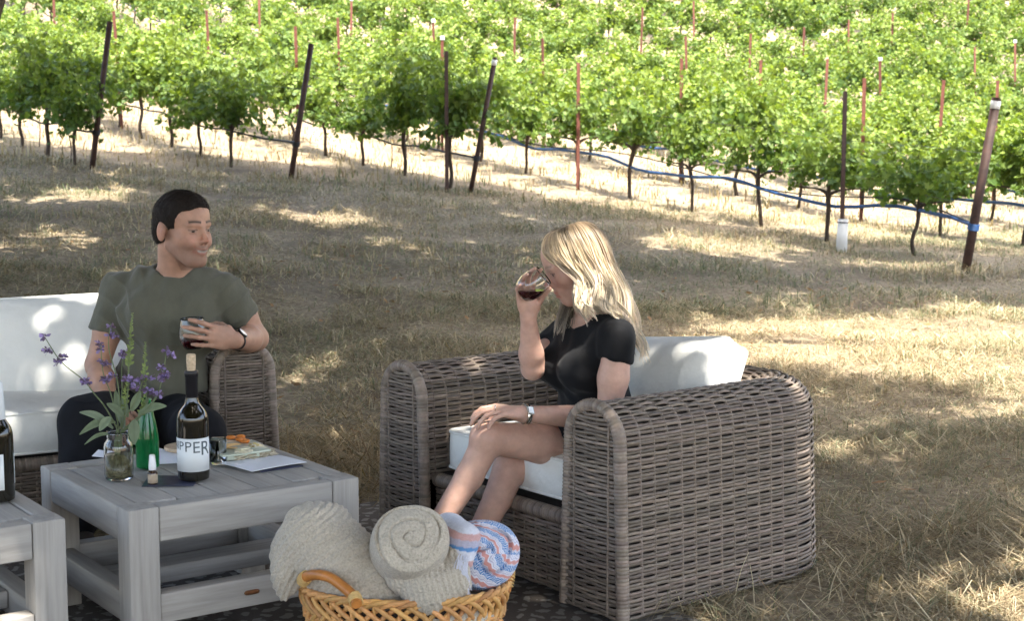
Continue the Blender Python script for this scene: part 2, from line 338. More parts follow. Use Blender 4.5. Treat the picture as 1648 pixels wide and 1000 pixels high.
leaf2 = np.array([[-.5, 0, 0], [-.1, -.34, .05], [.55, 0, 0], [-.1, .34, .05]])
LV = lp[:, None] + sz[:, None, None] * (leaf2[None, :, 0:1] * X[:, None] + leaf2[None, :, 1:2] * Yv[:, None] + leaf2[None, :, 2:3] * Zv[:, None])
oak = empty('oak_tree', (-3.95, 8.1, float(terrain(-3.95, 8.1))))
tag(oak, 'large oak with dark rough trunk leaning in at the upper left corner', 'tree')
m = MB(); m.add(LV.reshape(-1, 3), (np.arange(n)[:, None] * 4 + np.arange(4)[None])); part('crown', m, MT['oak_leaf'], oak, smooth=False)
def bark_tube(mb, pts, radii, sides=18, n=40, rough=.12):
    path = smooth_path(pts, n); rad = np.interp(np.linspace(0, 1, n), np.linspace(0, 1, len(radii)), radii)
    i0 = mb.n; mb.tube(path, rad, sides)
    V = mb.V[-3] if len(mb.V) >= 3 else mb.V[-1]
    c = np.repeat(path, sides, 0); d = V - c; V += d * (rough * snoise(V, 6, 1) + rough * .6 * snoise(V * [1, 1, .3], 17, 2))[:, None]
m = MB(); bark_tube(m, [(-3.95, 8.1, -.1), (-3.6, 8.05, .8), (-3.14, 8.0, 1.6), (-2.84, 7.95, 2.2), (-2.3, 7.7, 3.4), (-1.7, 7.2, 4.6), (-1.0, 6.4, 5.8)], [.42, .34, .30, .27, .25, .21, .13], 28, 70); part('trunk', m, MT['oak_bark'], oak)
for pts in ([(-2.4, 7.75, 3.3), (-3.2, 9, 4.4), (-3.4, 11, 5.3), (-3.6, 14, 6)], [(-1.7, 7.2, 4.6), (.3, 8.3, 5.6), (2, 10, 6.4), (3.4, 12, 6.8)], [(-1.7, 7.2, 4.6), (-1, 10, 5.6), (0, 13, 6.3), (.6, 16, 6.6)],
            [(-1.0, 6.4, 5.8), (1, 4.5, 6.2), (2.6, 2.5, 6.6)], [(-2.4, 7.75, 3.3), (-4, 6, 4.8), (-4.6, 3, 6)], [(-1.0, 6.4, 5.8), (-.8, 3.4, 6.4), (-.6, 0, 6.7)], [(.3, 8.3, 5.6), (2.4, 7.4, 6), (4.6, 6.6, 6.5)]):
    m = MB(); bark_tube(m, pts, [.16, .12, .08, .03], 10, 24); part('limb', m, MT['oak_bark'], oak)

# ------------------------------------------------------------------ vineyard
RD = unit([-.522, .853, 0]); RN = np.array([RD[1], -RD[0], 0])
def rowpt(n, s): p = RN * n + RD * s; return np.array([p[0], p[1], float(terrain(p[0], p[1]))])
outline = []
for k, (ang, r) in enumerate([(-90, .12), (-62, .52), (-38, .36), (-8, .62), (22, .42), (52, .60), (74, .46), (90, .72), (106, .46), (128, .60), (158, .42), (188, .62), (218, .36), (242, .52)]):
    outline.append((r * math.cos(R(ang)), r * math.sin(R(ang)), .06 * math.cos(R(ang)) ** 2))
LEAF = np.array([(0, 0, -.05)] + outline); LT = np.array([(0, i, i % 14 + 1) for i in range(1, 15)])
LEAFN = {}
def crown_mesh(seed, nshoot=30, step=.055, droop=0, big=1.):
    g = np.random.default_rng(seed); pos = []; outd = []; m = MB()
    for i in range(nshoot):
        bx = g.uniform(-.48, .48); p = np.array([bx, g.normal(0, .05), .58 + g.uniform(-.04, .14)])
        d = unit([g.normal(0, .28) + .2 * bx, g.normal(0, .34), 1.25 + g.uniform(-.3, .4)]); L = g.uniform(.45, 1.12) * big; path = [p.copy()]
        if g.uniform() < .28: d = unit([g.normal(0, .6), g.normal(0, .7), .15]); L *= .6
        for k in range(int(L / step)):
            d = unit(d + g.normal(0, .10, 3) + np.array([0, 0, -.035 - .02 * k * (abs(d[1]) > .3)])); p = p + d * step; path.append(p.copy())
            for q in range(3):
                w = unit(np.append(g.normal(0, 1, 2), g.normal(0, .5))); pos.append(p + w * g.uniform(.03, .11)); outd.append(w)
        m.tube(np.array(path), np.linspace(.005, .0025, len(path)), 4, col=(.10, .13, .04), cap=False)
    pos = np.array(pos); outd = np.array(outd); keep = pos[:, 2] > .41 + .12 * g.uniform(-1, 1, len(pos)); pos, outd = pos[keep], outd[keep]; n = len(pos)
    z = unit_rows(outd * .7 + np.array([0, -.12, .55]) + g.normal(0, .45, (n, 3))); y = np.array([0, 0, -1.]) + g.normal(0, .5, (n, 3)) + outd * .6
    y = unit_rows(y - z * (y * z).sum(1, keepdims=True)); x = np.cross(y, z); s = g.uniform(.038, .078, n) * (1.25 - .35 * np.clip((pos[:, 2] - .9) / .8, 0, 1))
    fold = g.uniform(-.5, .9, n)
    Lf = np.repeat(LEAF[None], n, 0); Lf[..., 2] += fold[:, None] * np.abs(Lf[..., 0]) * .5
    V = pos[:, None] + s[:, None, None] * (Lf[..., 0:1] * x[:, None] + Lf[..., 1:2] * y[:, None] + Lf[..., 2:3] * z[:, None])
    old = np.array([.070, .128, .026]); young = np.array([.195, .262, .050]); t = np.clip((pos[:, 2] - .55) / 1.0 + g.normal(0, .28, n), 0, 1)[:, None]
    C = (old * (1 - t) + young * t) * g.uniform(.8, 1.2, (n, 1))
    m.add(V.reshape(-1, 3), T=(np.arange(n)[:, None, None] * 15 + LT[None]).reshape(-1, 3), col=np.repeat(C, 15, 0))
    me = m.mesh('vine_crown', MT['vine_leaf'], False); LEAFN[me.name] = n; return me
def unit_rows(a): return a / (np.linalg.norm(a, axis=1, keepdims=True) + 1e-9)
def trunk_mesh(seed):
    g = np.random.default_rng(seed); m = MB()
    a, b, c = g.uniform(-.07, .07, 3); pts = [(a, 0, -.05), (a + b * .6, g.uniform(-.03, .03), .15), (b, g.uniform(-.04, .04), .34), (c * .5, 0, .52), (c * .4, 0, .62)]
    bark_tube(m, pts, [.026, .019, .017, .022, .015], 9, 16, .22)
    for sgn in (-1, 1): bark_tube(m, [(c * .5, 0, .52), (sgn * .16, 0, .58), (sgn * .5, g.uniform(-.03, .03), .60)], [.018, .014, .009], 6, 10, .15)
    return m.mesh('vine_trunk', MT['bark'])
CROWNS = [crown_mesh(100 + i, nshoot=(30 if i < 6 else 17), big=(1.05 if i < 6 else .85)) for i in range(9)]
TRUNKS = [trunk_mesh(50 + i) for i in range(6)]
ROWS = []
for k in range(26):
    nk = 5.04 + 2.14 * k
    send = [17.6, 18.0, 16.2, 10.3][k] if k < 4 else -4 - .5 * k
    ROWS.append((nk, send))
spots = []
for k, (nk, s0) in enumerate(ROWS):
    i = 0; s = s0 + (.55 if k < 4 else (k * .37) % 1.2)
    while s < 75:
        p = rowpt(nk, s + random.uniform(-.08, .08)); i += 1; s += 1.22 if k != 3 else 1.25
        if p[1] < 9: continue
        u, v = pix(p); ut, vt = pix(p + [0, 0, 1.6]); mar = 1600 / p[1]
        if -mar < u < 1648 + mar and v > -25 and p[1] < 62: spots.append((p[1], k, i, p))
spots.sort(key=lambda t: t[0])
ENDV = {(0, 1): 'dark green shaded grapevine left of the leftmost leaning end post', (1, 1): 'shaded grapevine beside the second leaning end post from the left',
        (2, 1): 'shaded grapevine between the dark stake and the white banded leaning post', (3, 1): 'grapevine beside the large white banded end post at right', (3, 2): 'grapevine between the white sleeved stake and the large end post',
        (3, 3): 'small bushy grapevine left of the stake with white sleeve', (0, 2): 'second grapevine from the leftmost end post, by the left edge', (1, 2): 'second grapevine from the second leaning end post', (2, 2): 'second grapevine from the short banded post, in broken shade'}
for j, (yy, k, i, p) in enumerate(spots[:300]):
    v = empty('grapevine', p, math.atan2(RD[1], RD[0]) + random.choice([0, math.pi]) + random.uniform(-.15, .15)); s = random.uniform(.82, 1.12)
    ci = random.randrange(6) if k not in (3,) or i > 6 else random.randrange(6, 9)
    v.scale = (s, s, s * random.uniform(.88, 1.14))
    lab = ENDV.get((k, i))
    if lab is None:
        ORD = ['first', 'second', 'third', 'fourth', 'fifth', 'sixth', 'seventh', 'eighth', 'ninth', 'tenth', 'eleventh', 'twelfth']
        rn = ['the row of the leftmost end post', 'the row of the second end post', 'the row of the slim banded post', 'the row of the large end post at right'][k] if k <= 3 else ''
        if k <= 3 and i <= 12: lab = '%s grapevine from the post in %s' % (ORD[i - 1], rn)
        elif k <= 3: lab = 'leafy grapevine far back in ' + rn
        else: lab = 'sunlit bright green grapevine on the hillside behind the front rows'
    tag(v, lab, 'vine', 'grapevines in row %d' % (k + 1) if k <= 3 else 'grapevines on the hillside')
    link('crown', CROWNS[ci], v); link('trunk', TRUNKS[random.randrange(6)], v)
rest = spots[300:]
if rest:
    m = MB(); tmp = []
    for (yy, k, i, p) in rest:
        me = CROWNS[random.randrange(6)]; tmp.append((me, p))
    cache = {}
    for me, p in tmp:
        if me.name not in cache:
            V = np.empty(len(me.vertices) * 3, np.float32); me.vertices.foreach_get('co', V); C = np.empty(len(me.vertices) * 4, np.float32); me.color_attributes['col'].data.foreach_get('color', C)
            V = V.reshape(-1, 3); C = C.reshape(-1, 4)[:, :3]; base = len(V) - 15 * LEAFN[me.name]
            cache[me.name] = (V, C, base)
        V, C, base = cache[me.name]
        nl = (len(V) - base) // 15; Vl = V[base:].reshape(nl, 15, 3)[::3]; Cl = C[base:].reshape(nl, 15, 3)[::3]; ctr = Vl.mean(1, keepdims=True); Vl = ctr + (Vl - ctr) * 1.7
        q = Vl[:, [2, 5, 8, 11, 14]]; a = random.uniform(0, 6.28)
        m.add((q.reshape(-1, 3) @ rotz(a).T) + p, T=(np.arange(len(q))[:, None, None] * 5 + np.array([[0, 1, 2], [0, 2, 3], [0, 3, 4]])[None]).reshape(-1, 3), col=Cl[:, :5].reshape(-1, 3))
    fo = part('distant_vines', m, MT['vine_leaf'], smooth=False); tag(fo, 'far vine foliage merging together at the top of the hillside', 'vines', kind='stuff')
print('VINES', len(spots))

def pole_mesh(h, r, sides=10, sec='pipe'):
    m = MB()
    if sec == 'pipe': m.lathe([(0, -.25), (r, -.25), (r, h), (r * .75, h), (r * .72, h - .03), (0, h - .03)], sides)
    else:   # a T-section steel stake with notches
        m.box((-r, -.004, -.25), (r, .004, h), .001); m.box((-.004, .003, -.25), (.004, r * 1.3, h), .001)
        for k in range(int(h / .12)): m.box((-r * 1.25, -.007, .2 + .12 * k), (-r * .9, .007, .215 + .12 * k), 0)
    return m
def post(name, base, top, r, mt, label, group, band=None):
    base = np.asarray(base, float); top = np.asarray(top, float); h = np.linalg.norm(top - base)
    o = empty(name, base); Rm = Matrix(frame(top - base).tolist()).to_euler(); o.rotation_euler = Rm
    m = pole_mesh(h, r, 12); part('pole', m, MT[mt], o, world_coords=False); tag(o, label, 'post', group)
    if band is not None:
        b = MB(); b.lathe([(r + .001, h - band - .07), (r + .003, h - band - .07), (r + .003, h - band), (r + .001, h - band)], 14); part('band', b, MT['white_paint'], o, world_coords=False)
    return o
def on_ground(u, v, y0=12, y1=30):
    for _ in range(60):
        y = (y0 + y1) / 2; p = at(u, v, y)
        if p[2] > terrain(p[0], p[1]): y0 = y
        else: y1 = y
    return at(u, v, y1)
EP = [((148, 272), (177, 34), None, 'rusty end post leaning right, leftmost of the row end posts', .034), ((468, 288), (501, 70), None, 'rusty end post leaning right behind the man, second from left', .034),
      ((757, 311), (797, 92), .03, 'slim leaning rusty end post with white band near its top', .030), ((1553, 441), (1604, 157), .03, 'large leaning rusty end post with white band at far right', .042)]
ENDS = []
for (b, t, band, lab, r) in EP:
    pb = on_ground(*b); pt = at(t[0], t[1], pb[1] - .05); ENDS.append((pb, pt)); post('end_post', pb, pt, r, 'rust_shaded', lab, 'row end posts', band)
for n, s in ROWS[:4]: print('end', n, s, rowpt(n, s))
print([tuple(np.round(e[0], 2)) for e in ENDS])
# steel stakes along the rows
SK = [((720, 303), (721, 80), 'dark rusty stake standing just left of the white banded leaning post', 2, 'rust_shaded'), ((1354, 405), (1361, 147), 'dark stake with white sleeve around its foot', 3, 'rust_shaded'), ((930, 306), (938, 101), 'rusty stake in the blue hose row, right of the leaning banded post', 3, 'rust')]
for b, t, lab, k, mt in SK:
    pb = on_ground(*b); pt = at(t[0], t[1], pb[1]); h = pt[2] - pb[2]
    if k == 2: pb = pb + np.array([.012, -.42, 0]); pb[2] = float(terrain(pb[0], pb[1]))
    o = empty('vine_stake', pb, .4); part('pole', pole_mesh(h, .024, sec='T'), MT[mt], o, smooth=False, world_coords=False); tag(o, lab, 'stake', 'steel vine stakes')
    if 'sleeve' in lab:
        m = MB(); m.lathe([(.055, 0), (.057, 0), (.052, .34), (.050, .34), (.053, .01), (.055, 0)], 16); sl_ = thing_mesh('trunk_sleeve', m, MT['white_paint'], (0, 0, 0)); sl_.location = tuple(pb - [0, 0, .01]); sl_.rotation_euler = (0, .03, 0)
        tag(sl_, 'white plastic grow tube around the foot of a dark stake', 'grow tube')
        m = MB(); m.lathe([(.058, .30), (.061, .302), (.061, .31), (.057, .312)], 14); q = part('tie', m, MT['hose_black'], sl_, world_coords=False)
STK = pole_mesh(1.78, .022, sec='T').mesh('vine_stake', MT['rust'], False)
nst = 0
for k, (nk, s0) in enumerate(ROWS):
    s = s0 + (5.2 if k < 3 else 10.5 if k == 3 else (k * 1.3) % 3.6)
    while s < 75:
        p = rowpt(nk, s); s += 3.66
        if p[1] < 12 or p[1] > 60: continue
        u, v = pix(p); ut, vt = pix(p + [0, 0, 1.75])
        if random.random() < .2: continue
        if 5 < u < 1643 and vt > -8 and v > -20 and v < 700:
            o = empty('vine_stake', p, random.uniform(0, 6)); o.rotation_euler = (random.uniform(-.03, .03), random.uniform(-.04, .04), random.uniform(-.6, .6)); c = link('pole', STK, o); nst += 1
            tag(o, 'thin rust red steel stake rising above the leaves of the sunlit hillside vines' if k > 3 else 'thin rusty stake rising between vines of a front row', 'stake', 'hillside vine stakes' if k > 3 else 'front row stakes')
            if random.random() < .12:
                b = MB(); b.box((-.03, -.012, 1.72), (.03, .03, 1.78), .003); part('cap', b, MT['white_paint'], o, world_coords=False)
print('STAKES', nst)
# irrigation hoses along the rows
def hose(k, mt, label, r, h0, s_end, sag=.03, start=None):
    nk, s0 = ROWS[k]; S = np.arange(s0 if start is None else start, s_end, .3); P = np.array([rowpt(nk, s) for s in S])
    P[:, 2] += h0 + sag * np.sin((S - s0) * 2.2) + .012 * np.sin(S * 5.1)
    if k < 4 and start is None:
        e = ENDS[k]; d = unit(e[1] - e[0]); q = e[0] + d * (h0 + .02); P[0] = q + RD * .02; P[1] = P[1] * .6 + q * .4 + np.array([0, 0, 0])
    m = MB(); m.tube(P, r, 7); b = P[0]; o = thing_mesh('drip_hose', m, MT[mt], b); tag(o, label, 'hose', 'irrigation hoses'); return o
hose(0, 'hose_black', 'black drip hose tied to the leftmost end post', .013, .43, 34); hose(1, 'hose_black', 'black drip hose tied to the second end post from left', .013, .43, 40)
hose(2, 'hose_black', 'black drip hose tied to the short banded post', .013, .42, 45); hose(3, 'hose_blue', 'thick blue hose sagging along the nearest right row', .020, .43, 40, .04)
hose(4, 'hose_blue', 'blue hose seen behind the nearest right row', .018, .43, 40, .03, 8)
hose(5, 'hose_blue', 'blue hose further back under the hillside vines', .016, .43, 45, .03, 9)
m = MB(); S = np.arange(10.3, 30, .4); P = np.array([rowpt(11.46, s) for s in S]); P[:, 2] += .50 + .06 * np.sin(S * 1.3) * (S > 10.8); P[0] = ENDS[3][0] + unit(ENDS[3][1] - ENDS[3][0]) * .46
m.tube(P, .008, 6); o = thing_mesh('drip_line', m, MT['hose_black'], P[0]); tag(o, 'thin black drip line looping above the blue hose', 'hose', 'irrigation hoses')
for k in range(4):
    e = ENDS[k]; d = unit(e[1] - e[0]); c = e[0] + d * .44; r = EP[k][4]
    m = MB(); Fm = frame(d)
    for j in range(5):
        a = np.linspace(0, 6.283, 15); off = RNG.normal(0, .004); m.tube(c + d * (.012 * j - .03) + np.outer(np.cos(a), Fm[:, 0]) * (r + .006) + np.outer(np.sin(a), Fm[:, 1] + .15 * Fm[:, 2]) * (r + .006), .007, 6, cap=False)
    o = thing_mesh('hose_tie', m, MT['hose_blue' if k == 3 else 'hose_black'], c); tag(o, ['black hose wrapped round the leftmost end post', 'black hose wrapped round the second end post', 'black hose wrapped round the short banded post', 'blue hose wrapped round the large end post at right'][k], 'tie')
    # two trellis wires for each of the front rows
    nk, s0 = ROWS[k]
    for hgt in (.62, 1.1):
        m = MB(); P = np.array([rowpt(nk, s) + [0, 0, hgt] for s in np.arange(s0 + .6, s0 + 20, 1.2)]); P = np.vstack([e[0] + d * hgt, P]); m.tube(P, .0022, 4)
        o = thing_mesh('trellis_wire', m, MT['wire'], P[0]); tag(o, 'thin %s trellis wire along the row of %s' % ('lower' if hgt < 1 else 'upper', ['the leftmost end post', 'the second end post', 'the short banded post', 'the large end post at right'][k]), 'wire')
# bare saplings and thin rods between the front vines
for j, (u, v, h) in enumerate([(63, 236, .55), (372, 258, .6), (345, 232, .4), (629, 270, .45), (652, 276, .5), (1215, 350, .5), (113, 262, .35)]):
    p = on_ground(u, v); m = MB(); bark_tube(m, [p - [0, 0, .05], p + [.02, 0, h * .5], p + [-.01, 0, h]], [.009, .007, .005], 6, 8, .1)
    o = thing_mesh('young_vine', m, MT['bark'], p); tag(o, ['thin bare vine stem left of the leftmost end post', 'thin bare stem under the second row left of its post', 'slender bare stem below the hose, behind the man', 'slim bare stem left of the dark stake', 'second slim bare stem left of the dark stake', 'bare stem left of the white sleeved stake', 'short bare stem beside the leftmost end post'][j], 'vine', 'bare young stems')
# ------------------------------------------------------------------ rug
def rug_material():
    m, nt, b = new_mat('patterned_rug'); N = nt.nodes; K = nt.links; tc = N.new('ShaderNodeTexCoord'); mp = N.new('ShaderNodeMapping'); K.new(tc.outputs['Object'], mp.inputs[0])
    def wave(rot, scale, dist):
        w = N.new('ShaderNodeTexWave'); w.inputs['Scale'].default_value = scale; w.inputs['Distortion'].default_value = dist; w.inputs['Detail'].default_value = 3; w.inputs['Detail Scale'].default_value = 3
        q = N.new('ShaderNodeMapping'); q.inputs['Rotation'].default_value = (0, 0, rot); K.new(mp.outputs[0], q.inputs[0]); K.new(q.outputs[0], w.inputs[0]); return w
    w1 = wave(.785, 6, 6); w2 = wave(-.785, 6, 6); mu = N.new('ShaderNodeMath'); mu.operation = 'MULTIPLY'; K.new(w1.outputs[1], mu.inputs[0]); K.new(w2.outputs[1], mu.inputs[1])
    n = N.new('ShaderNodeTexNoise'); n.inputs['Scale'].default_value = 40; n.inputs['Detail'].default_value = 6; K.new(mp.outputs[0], n.inputs[0]); ad = N.new('ShaderNodeMath'); K.new(mu.outputs[0], ad.inputs[0]); K.new(n.outputs[0], ad.inputs[1])
    r = N.new('ShaderNodeValToRGB'); K.new(ad.outputs[0], r.inputs[0]); e = r.color_ramp.elements; e[0].position = .82; e[0].color = (.085, .070, .058, 1); e[1].position = 1.06; e[1].color = (.23, .215, .195, 1)
    K.new(r.outputs[0], b.inputs['Base Color']); b.inputs['Roughness'].default_value = .95
    n2 = N.new('ShaderNodeTexNoise'); n2.inputs['Scale'].default_value = 300; K.new(mp.outputs[0], n2.inputs[0]); u = N.new('ShaderNodeBump'); u.inputs['Distance'].default_value = .003; K.new(n2.outputs[0], u.inputs['Height']); K.new(u.outputs[0], b.inputs['Normal']); return m
m = MB(); m.box((-.9, 1.1, .002), (2.74, 4.58, .012), .003)
rug = link('rug', m.mesh('rug', rug_material(), True)); rug.rotation_euler = (0, 0, RL); tag(rug, 'dark brown outdoor rug with pale pattern under the tables', 'rug')

# ------------------------------------------------------------------ wicker seats
def wcol(n): 
    base = np.array([.185, .145, .113]); c = base * RNG.uniform(.72, 1.28, (n, 1)); return c * (1 + RNG.normal(0, .014, (n, 3)))
def strip(mb, P, Nn, Tt, ph, amp, rn, rt, col, sides=6):
    a = np.arange(sides) * 2 * math.pi / sides; c = P + Nn * (amp * ph)[:, None]
    V = c[:, None] + np.cos(a)[None, :, None] * rn * Nn[:, None] + np.sin(a)[None, :, None] * rt * Tt[:, None]; mb.grid(V, col, wrap_v=True)
def wicker_seat(name, loc, rz, width, depth, label, aw=.24, H=.575):
    root = empty(name, loc, rz); tag(root, label, 'armchair' if width < 1.5 else 'sofa'); hw = aw / 2 - .018; rc = .14; fl = .018
    # centre line of the U shaped shell: left arm, back, right arm
    x0, x1, yb, yf = hw + fl, width - hw - fl, depth - hw - fl, .015
    pts = []
    def seg(a, b, n): return [np.array(a) + (np.array(b) - np.array(a)) * t for t in np.linspace(0, 1, n, endpoint=False)]
    pts += seg((x0, yf), (x0, yb - rc), 120)
    pts += [np.array((x0 + rc - rc * math.cos(t), yb - rc + rc * math.sin(t))) for t in np.linspace(0, math.pi / 2, 60, endpoint=False)]
    pts += seg((x0 + rc, yb), (x1 - rc, yb), 160)
    pts += [np.array((x1 - rc + rc * math.sin(t), yb - rc + rc * math.cos(t))) for t in np.linspace(0, math.pi / 2, 60, endpoint=False)]
    pts += seg((x1, yb - rc), (x1, yf), 120) + [np.array((x1, yf))]
    pts = np.array(pts); ds = np.r_[0, np.cumsum(np.linalg.norm(np.diff(pts, axis=0), axis=1))]; SL = ds[-1]
    stake = .051; ns = int(SL / stake * 4); s = np.linspace(0, SL, ns); cxy = np.stack([np.interp(s, ds, pts[:, 0]), np.interp(s, ds, pts[:, 1])], 1)
    tg = np.gradient(cxy, axis=0); tg /= np.linalg.norm(tg, axis=1, keepdims=True); nrm = np.stack([-tg[:, 1], tg[:, 0]], 1)
    # arch profile by arc length: outer side, rounded top, inner side
    pitch = .0108; prof = []; z = .012; hs = H - hw * .95
    while z < hs: prof.append((hw + fl * (1 - z / hs), z, 1., 0.)); z += pitch
    na = int(math.pi * hw * .97 / pitch)
    for k in range(na): t = math.pi * (k + .5) / na; prof.append((hw * math.cos(t), hs + .95 * hw * math.sin(t), math.cos(t), math.sin(t)))
    z = hs
    while z > .22: prof.append((-hw - fl * (1 - z / hs), z, -1., 0.)); z -= pitch
    prof = np.array(prof); w = MB()
    sag = 1 + .0 * s
    def lift(P): return P
    colr = wcol(len(prof))
    for j, (px, pz, nx, nz) in enumerate(prof):
        P = np.column_stack([cxy + nrm * px, np.full(ns, pz)]); Nn = np.column_stack([nrm * nx, np.full(ns, nz)]); Tt = np.column_stack([nrm * -nz, np.full(ns, nx)])
        cc = colr[j] * (1 + .16 * np.sin(s * 9 + j) * np.sin(s * 3.1 + j * 1.7))[:, None]
        P = P + Tt * (.0016 * np.sin(s * 13 + j * 2.1))[:, None]
        strip(w, P, Nn, Tt, np.cos(math.pi * s / stake + math.pi * j), .0038, .0036, .0053, np.repeat(cc, 6, 0))
    for q in np.arange(stake / 2, SL, stake):        # stakes up and over the arch
        cx_ = np.array([np.interp(q, ds, pts[:, 0]), np.interp(q, ds, pts[:, 1])]); i = min(ns - 1, int(q / SL * (ns - 1))); nn = nrm[i]
        P = np.column_stack([cx_ + nn * prof[:, 0:1], prof[:, 1]]); w.tube(P[::2], .0042, 5, col=wcol(1)[0], cap=False)
    tag(part('woven_shell', w, MT['wicker'], root, world_coords=False), kind='stuff')
    # dark sheet inside the hollow weave, standing for shade in its gaps
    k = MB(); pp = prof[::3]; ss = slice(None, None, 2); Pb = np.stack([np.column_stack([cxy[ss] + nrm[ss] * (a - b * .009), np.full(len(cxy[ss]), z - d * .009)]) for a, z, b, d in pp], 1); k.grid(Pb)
    # arm fronts
    for cx0 in (x0, x1):
        f = MB(); fr = MB(); zz = np.arange(.012, H - .008, pitch); cr = wcol(len(zz))
        for j, z in enumerate(zz):
            h = hw + fl * (1 - z / hs) if z < hs else math.sqrt(max(1e-6, hw ** 2 - ((z - hs) / .95) ** 2))
            if h < .02: continue
            xs = np.linspace(-h, h, 17); P = np.column_stack([cx0 + xs, 0 * xs - .004 - .010 * (1 - (xs / (h + .001)) ** 2), np.full(17, z)]); P[:, 2] += .0014 * np.sin(xs * 40 + j)
            strip(f, P, np.tile([0, -1., 0], (17, 1)), np.tile([0, 0, 1.], (17, 1)), np.cos(math.pi * (xs / .046) + math.pi * j), .0038, .0036, .0053, cr[j])
        for xs in (-.069, -.023, .023, .069):
            ht = hs + .95 * math.sqrt(hw ** 2 - xs ** 2) - .01; f.tube([(cx0 + xs, -.012, .01), (cx0 + xs, -.012, ht)], .004, 5, col=wcol(1)[0])
        tag(part('arm_front', f, MT['wicker'], root, world_coords=False), kind='stuff')
        a = np.linspace(0, math.pi, 60); arch = np.column_stack([cx0 + hw * .98 * np.cos(a), 0 * a, hs + hw * .95 * np.sin(a)])
        path = np.vstack([[(cx0 + hw * .98 + fl * (1 - z / hs), 0, z) for z in np.linspace(.005, hs, 60, endpoint=False)], arch, [(cx0 - hw * .98 - fl * (1 - z / hs), 0, z) for z in np.linspace(hs, .005, 60)][1:]])
        dl = np.r_[0, np.cumsum(np.linalg.norm(np.diff(path, axis=0), axis=1))]; q = np.linspace(0, dl[-1], int(dl[-1] / .0025)); pa = np.column_stack([np.interp(q, dl, path[:, i]) for i in range(3)])
        rad = .0165 + .0022 * np.abs(np.sin(math.pi * q / .010)); ring = (q / .010).astype(int); rc_ = wcol(ring.max() + 1) * 1.22
        r_ = MB(); r_.tube(pa, rad, 10, col=np.repeat(rc_[ring], 10, 0), cap=False); part('wrapped_rim', r_, MT['wicker'], root, world_coords=False)
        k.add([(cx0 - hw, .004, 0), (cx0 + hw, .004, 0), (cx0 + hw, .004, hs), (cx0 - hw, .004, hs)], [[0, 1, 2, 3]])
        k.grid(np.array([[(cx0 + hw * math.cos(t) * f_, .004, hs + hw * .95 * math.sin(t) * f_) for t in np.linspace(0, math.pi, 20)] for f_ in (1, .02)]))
    # seat front between the arms: rolled edge and woven panel
    xa, xb = aw - .005, width - aw + .005; f = MB(); zz = np.arange(.012, .215, pitch); cr = wcol(len(zz)); nx_ = int((xb - xa) / stake * 4); xs = np.linspace(xa, xb, nx_)
    for j, z in enumerate(zz):
        P = np.column_stack([xs, np.full(nx_, .045 - .01 * z), np.full(nx_, z)]); strip(f, P, np.tile([0, -1., 0], (nx_, 1)), np.tile([0, 0, 1.], (nx_, 1)), np.cos(math.pi * xs / stake + math.pi * j), .0038, .0036, .0053, cr[j])
    for x in np.arange(xa + .03, xb, stake): f.tube([(x, .043, .01), (x, .043, .21)], .004, 5, col=wcol(1)[0])
    tag(part('seat_front', f, MT['wicker'], root, world_coords=False), kind='stuff')
    q = np.linspace(xa, xb, int((xb - xa) / .0025)); ring = ((q - xa) / .010).astype(int); rc_ = wcol(ring.max() + 1)
    r_ = MB(); r_.tube(np.column_stack([q, 0 * q + .045, 0 * q + .226]), .021 + .0022 * np.abs(np.sin(math.pi * (q - xa) / .010)), 12, col=np.repeat(rc_[ring], 12, 0)); part('rolled_edge', r_, MT['wicker'], root, world_coords=False)
    k.box((xa, .053, .01), (xb, .058, .22), 0); k.box((xa - .01, .05, .215), (xb + .01, depth - aw + .01, .245), .004); part('dark_backing', k, MT['wicker_shade'], root, world_coords=False)
    return root
